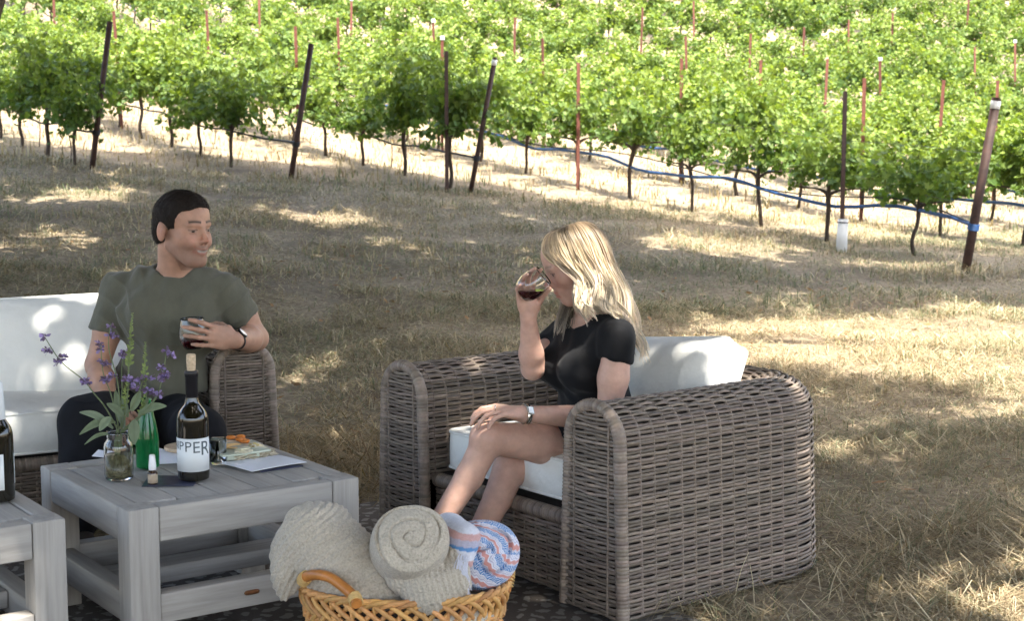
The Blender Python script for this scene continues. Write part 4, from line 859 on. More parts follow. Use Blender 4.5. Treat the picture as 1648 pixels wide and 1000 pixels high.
V, Q = F.nets(); V = relax(V, Q, 1); V += normals(V, Q) * (.0012 * snoise(V, 70, 1) + .0008 * snoise(V, 140, 2))[:, None]; hm = MB(); hm.add(V, Q)
NV = normals(V, Q); pick = RNG.choice(len(V), 9000); dirn = NV[pick] * .6 + (mB @ np.array([.25, 0, -.35]))[None] + RNG.normal(0, .25, (len(pick), 3)); tip = V[pick] + dirn * .0055
w = np.cross(dirn, RNG.normal(0, 1, (len(pick), 3))); w = w / np.linalg.norm(w, axis=1, keepdims=True) * .0007; hv = np.stack([V[pick] - w, V[pick] + w, tip], 1).reshape(-1, 3); hm.add(hv, T=np.arange(len(hv)).reshape(-1, 3)); part('hair', hm, MT['dark_hair'], man); del F
watch('wrist_watch', 0, wrL + (elL - wrL) * .10, elL - wrL, np.array([.30, -.8, .5]), .0305, 'black_leather', 'white_face', False, 'black strapped round watch with white dial on the man')
stemless('wine_glass', glass_m + [0, .0, -.02], np.array([-.05, 0, 1.]), glass_m[2] + .012, 'stemless glass of red wine held by the man')

# ------------------------------------------------------------------ the woman
wom = empty('person', (.2, 4.5, .012)); tag(wom, 'woman with long blonde hair in black clothes sniffing wine in the armchair', 'person')
wo_ = A_(926, 423, 4.47); wf = unit([-.90, -.12, -.42]); WS = .92
nk = A_(955, 518, 4.50); chest = A_(950, 572, 4.50); waist = A_(958, 645, 4.52); pelv = A_(965, 700, 4.54)
shL, elL, wrL = A_(996, 545, 4.36), A_(978, 674, 4.34), A_(843, 667, 4.20); shR, elR, wrR = A_(903, 542, 4.64), A_(857, 594, 4.48), A_(850, 508, 4.42)
hipL, knL, anL = A_(970, 722, 4.42), A_(787, 706, 4.22), A_(664, 912, 4.16); hipR, knR, anR = A_(950, 728, 4.58), A_(819, 757, 4.36), A_(745, 908, 4.30)
lat = shL - shR; lat[2] = 0; lat = unit(lat); fwd = unit(np.cross(lat, [0, 0, 1.])); fwd = fwd if fwd[0] < 0 else -fwd
up = unit(nk - waist); WB = np.stack([lat, np.cross(up, lat), up], 1)
def wom_torso(F, e):
    F.ell(chest, (.135 + e, .095 + e, .135 + e), WB, .04); F.ell(waist, (.122 + e, .098 + e, .11 + e), WB, .05); F.ell(pelv, (.165 + e, .118 + e, .095 + e), WB, .05)
    F.cap(shL - lat * .03, shR + lat * .03, .048 + e, .048 + e, .04); F.cap(nk - up * .03, (nk + shL) / 2 - up * .01, .042 + e, .044 + e, .03); F.cap(nk - up * .03, (nk + shR) / 2 - up * .01, .042 + e, .044 + e, .03)
    for s in (-1, 1): F.ell(chest + lat * s * .062 + fwd * .082 - up * .035, (.060 + e, .055 + e, .060 + e), WB, .03)
F = Field((-.32, 4.0, .0), (.52, 4.86, 1.10), H_); wom_torso(F, -.010)
F.chain([hipL, hipL * .45 + knL * .55, knL], [.062, .057, .046], .02); F.chain([knL, knL * .70 + anL * .30 + fwd * -.010, anL], [.045, .0385, .026], .015); F.ell(knL + [-.010, -.008, .006], (.042, .040, .040), None, .02)
F.chain([hipR, hipR * .45 + knR * .55, knR], [.074, .060, .048], .006); F.chain([knR, knR * .70 + anR * .30 + fwd * -.010, anR], [.049, .043, .027], .006)
F.cap(anL, anL + fwd * .11 + [0, 0, -.05], .030, .020, .015); F.cap(anL, anL - fwd * .03 + [0, 0, -.02], .028, .025, .01); F.cap(anR - [0, 0, .02], anR + fwd * .13 + [0, 0, -.045], .030, .020, .015)
F.chain([shL, (shL + elL) / 2, elL], [.044, .043, .034], .02); F.chain([elL, elL * .68 + wrL * .32, wrL], [.034, .035, .0225], .006)
F.chain([shR, (shR + elR) / 2, elR], [.042, .037, .031], .02); F.chain([elR, elR * .72 + wrR * .28, wrR], [.031, .034, .0225], .02)
F.cap(nk - up * .02, wo_ + [.030, .01, -.055], .048, .047, .02)
gl_c = A_(852, 474, 4.40)
hr = unit(A_(846, 470, 4.40) - wrR); hand(F, wrR, hr, np.array([.55, -.80, .1]), np.array([.8, -.5, .1]), [(.15, .40, .30), (.18, .42, .3), (.2, .45, .3), (.22, .5, .3)], .84, tdir=unit([.40, -.50, .75]), tcurl=(.0, .1, .15), spread=.22)
hl = unit(A_(792, 659, 4.16) - wrL); hand(F, wrL, hl, np.array([-.1, .2, -1.]), np.array([-.1, 1., 0]), [(.35, .5, .4), (.4, .55, .4), (.45, .6, .4), (.5, .6, .4)], .88, k=.003)
wBm, wP = head(F, wo_, wf, np.array([0, 0, 1.]), WS, female=True)
V, Q = F.nets(); V = relax(V, Q, 2, .4); m = MB(); m.add(V, Q, col=skin_cols(V, wBm, wo_, WS, SK_F, False, True)); part('body', m, MT['skin'], wom); print('woman verts', len(V)); del F
F = Field((-.15, 4.10, .26), (.50, 4.86, .88), .0045); wom_torso(F, .004)
sL = shL + (elL - shL) * .40; sR = shR + (elR - shR) * .5
F.cap(shL, sL, .049, .050, .03, 0, shL + (elL - shL) * .27, (elL - shL) + np.array([-.02, 0, .03])); F.cap(shR, sR, .052, .050, .03, 0, shR + (elR - shR) * .42, elR - shR)
hem = A_(884, 722, 4.36); hn = unit(knL - hipL) + np.array([0, 0, -.25])
F.cap(hipL, hipL * .5 + knL * .5, .090, .076, .02, 0, hem, hn); F.cap(hipR, hipR * .5 + knR * .5, .088, .076, .02, 0, hem, hn)
F.cap(nk + up * .03 + fwd * .015, nk + fwd * .11 + up * .06, .052, .075, .006, 1)
V, Q = F.nets(); V = relax(V, Q, 3); V += normals(V, Q) * (.003 * snoise(V * [1, 1, .6], 18, 3) + .005 * (1 - np.abs(np.sin(V[:, 2] * 52 + 22 * V[:, 0] + 2 * snoise(V, 7, 1)))) ** 2 * np.clip((.62 - V[:, 2]) / .1, 0, 1))[:, None]; m = MB(); m.add(V, Q); part('dress', m, MT['black_cloth'], wom); del F
watch('bracelet_watch', 0, wrL + (elL - wrL) * .02, elL - wrL, np.array([.0, -.85, .5]), .0262, 'steel', 'white_face', True, 'square silver and gold watch on the woman\'s near wrist')
rg = MB(); rp = A_(797, 657, 4.135); a = np.linspace(0, 6.283, 21); rg.tube(rp + np.column_stack([0 * a, .0085 * np.cos(a), .0085 * np.sin(a)]), .0012, 6, cap=False); rg.lathe([(0, .003), (.003, .001), (.0015, -.002)], 8, origin=rp + [0, -.006, .0065]); o = thing_mesh('ring', rg, MT['steel'], rp); tag(o, 'silver ring with a stone on the woman\'s resting hand', 'ring')
stemless('wine_glass', A_(838, 475, 4.39), unit([.68, -.10, .60]), A_(848, 467, 4.39)[2], 'tilted stemless wine glass at the woman\'s nose', .88)
# long wavy blonde hair: guide locks on the near side, the crown, the back and the far side
def hp(lst, dy): return [A_(u, v, y + dy) for u, v, y in lst]
GN = [hp([(903, 366, 4.45), (879, 379, 4.42), (872, 399, 4.41), (888, 420, 4.395), (921, 441, 4.385), (932, 470, 4.38), (935, 500, 4.38), (937, 524, 4.39)], 0),
      hp([(910, 364, 4.45), (898, 374, 4.41), (908, 402, 4.385), (927, 430, 4.375), (937, 455, 4.37), (938, 478, 4.37), (945, 500, 4.37), (950, 514, 4.38)], 0),
      hp([(918, 362, 4.45), (920, 374, 4.40), (935, 402, 4.375), (948, 430, 4.365), (954, 455, 4.36), (960, 478, 4.36), (968, 498, 4.36), (973, 508, 4.37)], 0),
      hp([(930, 357, 4.46), (946, 372, 4.41), (962, 404, 4.385), (974, 432, 4.375), (980, 458, 4.37), (988, 485, 4.37), (1000, 510, 4.37), (1012, 520, 4.38)], 0),
      hp([(944, 357, 4.475), (962, 372, 4.44), (978, 404, 4.42), (990, 434, 4.41), (1000, 465, 4.41), (1012, 500, 4.41), (1026, 540, 4.42), (1034, 582, 4.44)], 0),
      hp([(954, 360, 4.49), (974, 378, 4.47), (986, 408, 4.47), (998, 440, 4.47), (1008, 472, 4.47), (1022, 510, 4.47), (1036, 552, 4.47), (1040, 596, 4.47)], 0)]
GF = [hp([(905, 366, 4.46), (885, 382, 4.49), (884, 405, 4.51), (893, 432, 4.53), (902, 465, 4.52), (905, 495, 4.49), (898, 525, 4.455), (888, 552, 4.44)], 0),
      hp([(912, 364, 4.46), (905, 376, 4.53), (912, 404, 4.545), (920, 432, 4.55), (924, 462, 4.54), (920, 492, 4.51), (910, 524, 4.47), (895, 556, 4.445)], 0),
      hp([(935, 357, 4.48), (948, 372, 4.52), (958, 404, 4.54), (970, 434, 4.55), (978, 462, 4.55), (985, 490, 4.55), (995, 515, 4.55), (1004, 535, 4.55)], 0), GN[5]]
def locks(G, n, m, rseed, dark=0., wav=.006, rad=.0022, short=.12):
    g = np.random.default_rng(rseed); Gs = np.array([smooth_path(a, 30) for a in G]); out = []
    ctr = wo_ + np.array([.02, 0, .02])
    tt = np.linspace(0, 1, 30)
    for c_ in range(n):
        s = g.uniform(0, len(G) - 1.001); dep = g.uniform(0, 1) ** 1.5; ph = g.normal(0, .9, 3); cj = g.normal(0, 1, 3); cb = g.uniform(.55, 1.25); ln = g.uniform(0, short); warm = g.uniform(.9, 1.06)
        for q in range(12):
            s2 = np.clip(s + g.normal(0, .07), 0, len(G) - 1.001); k = int(s2); f = s2 - k; P = Gs[k] * (1 - f) + Gs[k + 1] * f; end = 30 - int(np.clip(ln + g.uniform(0, .07), 0, .8) * 30); P = P[:end].copy(); t = tt[:end]
            inw = (ctr - P); inw /= np.linalg.norm(inw, axis=1, keepdims=True) + 1e-9; depth = np.clip(dep + g.normal(0, .12), 0, 1)
            P += inw * (.018 * depth * np.minimum(1, t * 5))[:, None] + np.outer(t, cj) * .007 + np.outer(np.sin(np.pi * t) ** .5, g.normal(0, .0022, 3)) + (wav * np.clip(t * 1.5 - .25, 0, 1))[:, None] * np.column_stack([np.sin(t * 14 + ph[0]), .7 * np.cos(t * 13 + ph[1]), .3 * np.sin(t * 16 + ph[2])])
            rr = rad * (.25 + .85 * np.sin(np.pi * np.clip(t / t[-1] * .86 + .14, 0, 1)) ** .8) * g.uniform(.6, 1.3)
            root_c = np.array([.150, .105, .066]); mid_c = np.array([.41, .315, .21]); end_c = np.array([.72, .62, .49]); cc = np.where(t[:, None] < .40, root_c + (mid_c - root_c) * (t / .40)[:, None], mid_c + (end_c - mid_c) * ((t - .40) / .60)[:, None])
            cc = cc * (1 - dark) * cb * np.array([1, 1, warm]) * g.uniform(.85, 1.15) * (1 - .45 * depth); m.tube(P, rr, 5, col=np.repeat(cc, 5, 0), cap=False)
hm = MB()
F = Field(wo_ - .16, wo_ + .17, .004); F.ell(wP(-.018, 0, .036), np.array([.096, .080, .086]) * WS, wBm, .01); F.ell(wP(-.06, 0, -.03), np.array([.06, .072, .075]) * WS, wBm, .02); F.ell(wP(.10, 0, -.005), np.array([.095, .10, .078]) * WS, wBm, .01, 1)
V, Q = F.nets(); hm.add(relax(V, Q, 2), Q, col=(.17, .125, .08)); del F
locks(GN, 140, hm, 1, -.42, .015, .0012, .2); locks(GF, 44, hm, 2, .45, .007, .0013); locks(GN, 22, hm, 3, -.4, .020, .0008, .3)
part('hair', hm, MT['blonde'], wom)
# ------------------------------------------------------------------ bottles and things on the tables
def bottle(name, base, r, h, label, cat, glass, neck=.0145, shoulder=.58, neck_start=.72, group=None):
    root = empty(name, base); tag(root, label, cat, group)
    pts = [(0, .004), (r * .8, .002), (r * .97, .006), (r, .016), (r, h * shoulder * .85), (r * .985, h * shoulder), (r * .84, h * (shoulder + .4 * (neck_start - shoulder))), (neck * 1.35, h * (neck_start - .02)), (neck * 1.06, h * (neck_start + .05)), (neck, h * .9), (neck * .98, h * .955)]
    P = []
    for (a, b) in zip(pts[:-1], pts[1:]): P += [(a[0] + (b[0] - a[0]) * t, a[1] + (b[1] - a[1]) * t) for t in np.linspace(0, 1, 5, endpoint=False)]
    P = np.array(P + [pts[-1]]); Pm = P.copy(); 
    for _ in range(3): Pm[12:-2, 0] = (Pm[11:-3, 0] + Pm[12:-2, 0] * 2 + Pm[13:-1, 0]) / 4
    P = np.vstack([Pm, [(neck * 1.16, h * .957), (neck * 1.2, h * .975), (neck * 1.12, h * .995), (neck * .9, h), (neck * .75, h * .995), (neck * .7, h * .97), (0, h * .97)]])
    m = MB(); m.lathe(P, 48, origin=base); part('bottle_glass', m, MT[glass], root); return root
def wrap(root, name, base, r, z0, z1, a0, a1, mt, n=28, e=.0006):
    a = np.linspace(a0, a1, n); b = MB(); p = lambda rr, z: np.column_stack([base[0] + rr * np.cos(a), base[1] + rr * np.sin(a), np.full(n, base[2] + z)])
    b.grid(np.stack([p(r + .0001, z0), p(r + e, z0), p(r + e, z1), p(r + .0001, z1)])); return part(name, b, MT[mt], root)
def text_mesh(s, size):
    c = bpy.data.curves.new('lettering', 'FONT'); c.body = s; c.size = size; c.extrude = .0002; c.resolution_u = 3; o = bpy.data.objects.new('lettering', c); COL.objects.link(o)
    dg = bpy.context.evaluated_depsgraph_get(); me = bpy.data.meshes.new_from_object(o.evaluated_get(dg)); bpy.data.objects.remove(o); bpy.data.curves.remove(c)
    bm = bmesh.new(); bm.from_mesh(me); bmesh.ops.triangulate(bm, faces=bm.faces); bmesh.ops.subdivide_edges(bm, edges=[e for e in bm.edges if e.calc_length() > .003], cuts=1); bmesh.ops.triangulate(bm, faces=bm.faces)
    bm.verts.index_update(); V = np.array([v.co[:] for v in bm.verts]); T = np.array([[v.index for v in f.verts] for f in bm.faces]); bm.free(); bpy.data.meshes.remove(me); return V, T
b0 = atz(312, 772, TZ); b0[2] = TZ - .002
wb = bottle('wine_bottle', b0, .0415, .292, 'tall dark wine bottle with cork and white lettered label', 'bottle', 'bottle_dark', group='wine bottles')
toc = math.atan2(-b0[1], -b0[0])          # direction of the viewer side of the table
wrap(wb, 'paper_label', b0, .0415, .030, .118, toc - 1.52, toc + 1.35, 'label_paper')
lt = MB(); ang = toc - 1.66
for ch, sz, wd in zip('NIPPER', (.028, .030, .033, .038, .043, .053), (.44, .20, .40, .44, .46, .62)):
    V, T = text_mesh(ch, sz); w = V[:, 0].max() - V[:, 0].min(); x = (V[:, 0] - V[:, 0].min()) / .0415 * 1.0; top = .111; aa = ang + x
    lt.add(np.column_stack([b0[0] + (.0423 + V[:, 2]) * np.cos(aa), b0[1] + (.0423 + V[:, 2]) * np.sin(aa), b0[2] + top + V[:, 1] - sz * .70]), T=T); ang += w / .0415 + .11
part('lettering', lt, MT['ink'], wb, smooth=False)
m = MB(); m.lathe([(.0156, .20), (.0160, .205), (.0168, .212), (.0165, .29), (.016, .293), (.0125, .293)], 28, origin=b0); m = None
m = MB(); m.lathe([(.0158, .222), (.0164, .223), (.0160, .277), (.0180, .278), (.0182, .291), (.0170, .2935), (.0128, .294)], 28, origin=b0); part('foil', m, MT['foil_dark'], wb)
m = MB(); m.lathe([(0, .27), (.0110, .27), (.0108, .290), (.0125, .322), (.0122, .334), (.0105, .337), (0, .337)], 20, origin=b0); part('cork', m, MT['cork'], wb)
b1 = atz(-1, 806, TZ); b1[2] = TZ - .002
wb2 = bottle('wine_bottle', b1, .0385, .300, 'dark wine bottle with white neck sleeve at the left edge', 'bottle', 'bottle_dark', group='wine bottles'); toc2 = math.atan2(-b1[1], -b1[0])
wrap(wb2, 'paper_label', b1, .0385, .035, .125, toc2 - 1.6, toc2 + .35, 'label_paper'); wrap(wb2, 'back_label', b1, .0385, .045, .12, toc2 + 1.30, toc2 + 2.6, 'label_paper')
m = MB(); m.lathe([(.0215, .208), (.0225, .209), (.0192, .285), (.0185, .298), (.0160, .302)], 28, origin=b1); part('neck_sleeve', m, MT['label_paper'], wb2)
b2 = atz(238, 753, TZ); b2[2] = TZ - .002
gb = bottle('water_bottle', b2, .0315, .195, 'green glass bottle behind the flower jar', 'bottle', 'bottle_green', neck=.0125, shoulder=.46, neck_start=.86)
b3 = atz(246, 778, TZ + .002); b3[2] = TZ + .0
db = empty('spray_bottle', b3); tag(db, 'tiny amber bottle with white cap and kraft label', 'bottle')
m = MB(); m.lathe([(0, 0), (.0115, 0), (.0125, .002), (.0125, .029), (.0105, .033), (.0072, .035), (.0072, .040), (0, .040)], 28, origin=b3); part('bottle_glass', m, MT['amber'], db); wrap(db, 'paper_label', b3, .0125, .003, .027, 0, 6.283, 'kraft')
m = MB(); m.lathe([(.0085, .037), (.0100, .038), (.0098, .050), (.0072, .075), (.0066, .077), (0, .0775)], 24, origin=b3); part('cap', m, MT['white_plastic'], db)
# jar with pebbles, water and the flower stems
jb = atz(192, 771, TZ); jb[2] = TZ - .002; jar = empty('jar', jb); tag(jar, 'clear glass jar of pebbles and cloudy water holding the flowers', 'jar')
pr = [(0, .002), (.030, .001), (.0365, .006), (.038, .014), (.038, .088), (.036, .098), (.029, .108), (.0285, .112), (.030, .118), (.0285, .124), (.0295, .130)]; inn = [(max(r - .0022, 0), max(z, .006)) for r, z in pr[::-1]]
m = MB(); m.lathe(pr + inn, 40, origin=jb); part('jar_glass', m, MT['glass'], jar)
m = MB(); m.lathe([(0, .0065), (.030, .0065), (.0345, .010), (.0352, .016), (.0352, .068), (0, .0685)], 36, origin=jb); part('water', m, mat('cloudy_water', (.30, .28, .13), .1, trans=.65, ior=1.33), jar)
m = MB()
for i in range(70):
    a = random.uniform(0, 6.28); r = .031 * math.sqrt(random.random()); c = jb + [r * math.cos(a), r * math.sin(a), .009 + random.random() * .020]; s = random.uniform(.0028, .0055); P = np.array([[(math.cos(x) * math.sin(y), math.sin(x) * math.sin(y), .7 * math.cos(y)) for x in np.linspace(0, 6.283, 9)[:-1]] for y in np.linspace(.05, 3.09, 6)]); P = P * s * (1 + .15 * snoise(P + c * 99, 3))[..., None]
    m.grid(P + c, np.array(random.choice([(.42, .36, .30), (.30, .22, .17), (.55, .50, .44), (.22, .19, .17)])), wrap_v=True)
pb_ = part('pebbles', m, MT['pebble'], jar); tag(pb_, kind='stuff')
fl = empty('sage_flowers', jb + [0, 0, .09]); tag(fl, 'bunch of purple sage flowers with grey green leaves in the jar', 'flowers'); Y0 = jb[1]
stm = MB(); GREEN = np.array([.17, .21, .11]); GG = np.array([.20, .25, .17])
def F3(u, v, dy=0): return at(u, v, Y0 + dy)
def stem(pts, r0=.0022, r1=.0012, col=GREEN):
    p = smooth_path([jb + np.array([random.uniform(-.012, .012), random.uniform(-.012, .012), .02]), jb + np.array([random.uniform(-.012, .012), 0, .11])] + pts, 30); stm.tube(p, np.linspace(r0, r1, 30), 6, col=col)
stems = [[F3(205, 640), F3(208, 570), F3(213, 508)], [F3(232, 660), F3(234, 600), F3(234, 552)], [F3(172, 660, -.02), F3(150, 632, -.03), F3(134, 612, -.03), F3(98, 582, -.04), F3(72, 543, -.04)], [F3(190, 620), F3(175, 560), F3(178, 522)], [F3(196, 640, .02), F3(196, 590, .02), F3(203, 566, .02)],
         [F3(245, 650, .01), F3(260, 615, .01), F3(268, 565, .02)], [F3(215, 650, -.02), F3(228, 618, -.02), F3(232, 600, -.02)], [F3(180, 640, .02), F3(166, 600, .02), F3(162, 552, .02)], [F3(235, 660, -.02), F3(250, 640, -.02), F3(256, 628, -.02)]]
for s_ in stems: stem(s_)
part('stem', stm, MT['sage_leaf'], fl)
def whorl(c, n=16, r=.015):
    m = MB()
    for i in range(n):
        d = unit(np.append(RNG.normal(0, 1, 2), RNG.normal(.1, .5))); L = r * RNG.uniform(.6, 1.1); sd = unit(np.cross(d, RNG.normal(0, 1, 3))) * .0042; up_ = np.cross(d, sd); b = c + d * .003
        col = np.array([.30, .23, .52]) * RNG.uniform(.65, 1.35) if i % 3 else np.array([.16, .11, .20]) * RNG.uniform(.7, 1.3); m.add([b - sd * .4, b + sd * .4, b + d * L * .7 + sd, b + d * L + up_ * .3, b + d * L * .7 - sd], [[0, 1, 2, 4]], [[4, 2, 3]], col=col)
    for i in range(5):
        d = unit(np.append(RNG.normal(0, 1, 2), -.2)); sd = unit(np.cross(d, [0, 0, 1])) * .002; m.add([c - sd, c + sd, c + d * .009], T=[[0, 1, 2]], col=(.12, .10, .13))
    part('blossom', m, MT['petal'], fl, smooth=False)
for (u, v, dy) in ((178, 525, 0), (186, 543, 0), (176, 540, 0), (160, 554, .02), (163, 562, .02), (166, 582, .02), (171, 586, .02), (203, 566, .02), (197, 574, .02), (268, 565, .02), (275, 572, .02), (260, 592, .01), (266, 600, .01), (264, 608, .01), (258, 610, .01), (172, 610, .02), (166, 612, .02), (205, 610, -.02), (213, 614, -.02), (225, 611, -.02), (240, 608, -.02), (218, 626, -.02), (135, 613, -.03), (140, 617, -.03), (72, 541, -.04), (74, 563, -.04), (78, 566, -.04), (98, 578, -.04), (93, 583, -.04), (103, 575, -.04), (238, 628, -.02), (248, 634, -.02), (256, 634, -.02), (182, 606, 0)): whorl(F3(u, v, dy), 14, .0145)
for (u0, v0, u1, v1, k, dy) in ((208, 590, 213, 505, 34, 0), (233, 615, 234, 552, 22, 0), (200, 660, 207, 590, 26, .01), (228, 668, 233, 616, 16, .01)):   # green seed spikes
    m = MB()
    for i in range(k):
        t = i / (k - 1); c = F3(u0 + (u1 - u0) * t, v0 + (v1 - v0) * t, dy); 
        for j in range(3): d = unit(np.append(RNG.normal(0, 1, 2), .8)); sd = unit(np.cross(d, [0, 1, .1])) * .0028 * (1.3 - t); L = .012 * (1.35 - t); m.add([c - sd * .5, c + sd * .5, c + d * L * .6 + sd, c + d * L, c + d * L * .6 - sd], [[0, 1, 2, 4]], [[4, 2, 3]], col=np.array([.22, .28, .10]) * RNG.uniform(.7, 1.3))
    part('seed_spike', m, MT['sage_leaf'], fl, smooth=False)
def sleaf(a, b, w, nrm=(0, -1, .3), droop=.01, col=GG):
    a, b = np.array(a), np.array(b); t = np.linspace(0, 1, 12); d = b - a; n = unit(np.asarray(nrm, float) - unit(d) * (np.asarray(nrm, float) @ unit(d))); s = np.cross(unit(d), n); L = a + np.outer(t, d) + np.outer(np.sin(t * math.pi), [0, 0, droop]); wd = w * np.sin(math.pi * np.clip(t * .93 + .05, 0, 1)) ** .75
    rows = [L + np.outer(wd * q, s) - np.outer(wd * abs(q) * -.25, n) for q in (-1, -.5, 0, .5, 1)]; m = MB(); G_ = np.stack(rows, 1); cc = np.tile(col, (12, 5, 1)) * np.array([1, .96, .82, .96, 1])[None, :, None]; m.grid(G_, cc); m.grid(G_[:, ::-1] - n * .0006, cc * .95); part('leaf', m, MT['sage_leaf'], fl)
for (u0, v0, u1, v1, w, dy0, dy1, dr) in ((182, 690, 128, 664, .010, -.01, -.05, .012), (186, 680, 128, 700, .011, -.01, -.04, .014), (183, 700, 136, 716, .006, -.01, -.05, .012), (200, 672, 172, 650, .011, 0, -.04, .004), (178, 672, 160, 694, .012, -.03, -.05, .004),
        (222, 668, 268, 654, .0115, 0, -.02, .008), (212, 662, 226, 630, .012, 0, .02, 0), (216, 676, 216, 716, .015, -.03, -.05, .004), (200, 690, 190, 654, .010, 0, .02, .004), (206, 672, 198, 640, .009, 0, .02, 0), (225, 672, 240, 640, .008, .01, .02, .004), (190, 664, 186, 628, .008, .01, .03, 0)):
    sleaf(F3(u0, v0, dy0), F3(u1, v1, dy1), w, droop=dr, nrm=(RNG.normal(0, .4), -1, .6), col=GG * RNG.uniform(.85, 1.2) * np.array([1, 1, RNG.uniform(.8, 1.1)]))
# papers, card, plate of cheese, board, tumbler
def sheet(name, corners, th, mt, label, cat, z=TZ, wave_=.0):
    c = np.array([atz(u, v, z) for u, v in corners]); n = 10; t = np.linspace(0, 1, n); P = np.array([[(c[0] * (1 - a) + c[1] * a) * (1 - b) + (c[3] * (1 - a) + c[2] * a) * b for b in t] for a in t]); P[..., 2] += wave_ * np.abs(np.sin(P[..., 0] * 18)) ; m = MB(); m.grid(P + [0, 0, th]); m.grid(P[:, ::-1]); bd = np.concatenate([P[:, 0], P[-1, 1:], P[::-1, -1][1:], P[0, ::-1][1:]]); m.grid(np.stack([bd, bd + [0, 0, th]], 1)); o = thing_mesh(name, m, MT[mt], c.mean(0), smooth=False); tag(o, label, cat); return o
sheet('paper_sheet', [(354, 748), (405, 760), (494, 746), (447, 734)], .0012, 'paper', 'white paper sheet at the right of the table', 'paper', wave_=.003, z=TZ + .003)
sheet('dark_strip', [(412, 752), (420, 761), (488, 751), (470, 745)], .002, 'card_dark', 'dark strip under the white paper sheet', 'card', z=TZ - .001)  # flat dark strip along the near edge of the paper
sheet('paper_sheet', [(252, 748), (292, 746), (286, 731), (256, 722)], .0012, 'paper', 'white paper between the green bottle and wine bottle', 'paper', z=TZ)
sheet('postcard', [(228, 784), (311, 783), (322, 768), (240, 766)], .0012, 'card_dark', 'dark blue card under the tiny amber bottle', 'card', z=TZ - .001)
sheet('leaflet', [(148, 735), (176, 738), (182, 728), (158, 725)], .0012, 'paper', 'pale leaflet left of the flower jar', 'paper', z=TZ)
bo = MB(); q0 = atz(330, 722, TZ + .004); a = np.linspace(0, 6.283, 40); ring = np.column_stack([.115 * np.cos(a), .075 * np.sin(a), 0 * a]) @ rotz(R(10)).T
bo.grid(np.stack([ring * .01, ring, ring * 1.01 + [0, 0, .004], ring + [0, 0, .010], ring * .01 + [0, 0, .010]]) + q0, wrap_v=True); o = thing_mesh('serving_board', bo, MT['board'], q0, smooth=False); tag(o, 'pale wooden serving board behind the wine bottle', 'board')
pc = atz(382, 722, TZ + .03); pl = MB(); Rm = tilt(R(35.7), R(4)); pl.box((-.075, -.062, -.003), (.075, .062, .003), .003, Rm=Rm, origin=pc); pl.box((-.05, -.04, -.021), (.05, .04, -.003), .002, Rm=Rm, origin=pc); o = thing_mesh('serving_plate', pl, MT['plate'], pc - [0, 0, .02]); tag(o, 'pale green square plate of cheese and apricots', 'plate')
def food(name, u, v, z, size, col, lab, cat, seed, shape='slice'):
    c = atz(u, v, z); m = MB(); g = np.random.default_rng(seed)
    if shape == 'slice':
        for j in range(3): m.box(-np.array(size) / 2, np.array(size) / 2, .0015, Rm=tilt(g.uniform(-.6, 1.2), g.uniform(-.2, .2)), origin=c + np.append(g.normal(0, .006, 2), .003 + .004 * j), col=np.array(col) * g.uniform(.85, 1.1))
    else:
        for j in range(7):
            th = np.linspace(0, 6.283, 11)[:-1]; P = np.array([[(math.cos(x) * math.sin(y), math.sin(x) * math.sin(y), .45 * math.cos(y)) for x in th] for y in np.linspace(.05, 3.09, 6)]) * size[0] * g.uniform(.8, 1.15); P = P + c + np.append(g.normal(0, size[0] * 1.15, 2), .004 + .002 * j); m.grid(P, np.array(col) * g.uniform(.75, 1.15), wrap_v=True)
    o = thing_mesh(name, m, MT['cheese'], c); tag(o, lab, cat)
food('dried_apricots', 388, 713, TZ + .036, (.013,), (.60, .19, .03), 'heap of orange dried apricots on the pale plate', 'fruit', 1, 'heap')
food('cheese_slices', 372, 721, TZ + .034, (.045, .016, .004), (.62, .42, .20), 'fanned tan cheese slices beside the apricots', 'cheese', 2); food('cheese_slices', 352, 712, TZ + .034, (.035, .022, .005), (.60, .42, .28), 'pinkish cheese slices at the left of the plate', 'cheese', 3)
food('cheese_slices', 390, 729, TZ + .034, (.040, .020, .005), (.62, .58, .42), 'cream cheese slices at the front of the plate', 'cheese', 4); food('nuts', 408, 722, TZ + .034, (.006,), (.42, .36, .16), 'small olive green nuts at the right of the plate', 'nuts', 5, 'heap')
for j, (u, v) in enumerate(((385, 741), (402, 738), (420, 735), (434, 732))): food('cracker', u, v, TZ + .004, (.030, .026, .004), (.50, .44, .33), ['stack of crackers nearest the tumbler, below the plate', 'second stack of crackers below the plate', 'third stack of crackers below the plate', 'cracker stack at the right end, below the plate'][j], 'crackers', 10 + j)
tb = atz(351, 746, TZ); tb[2] = TZ - .002; m = MB(); m.lathe([(0, 0), (.0205, 0), (.0225, .003), (.0255, .070), (.0243, .070), (.0212, .008), (0, .008)], 32, origin=tb); o = empty('tumbler', tb); tag(o, 'small clear tumbler of water right of the wine bottle', 'glass'); part('glass_wall', m, MT['glass'], o)
m = MB(); m.lathe([(0, .0082), (.0208, .0085), (.0225, .034), (0, .034)], 28, origin=tb); part('water', m, MT['water'], o)

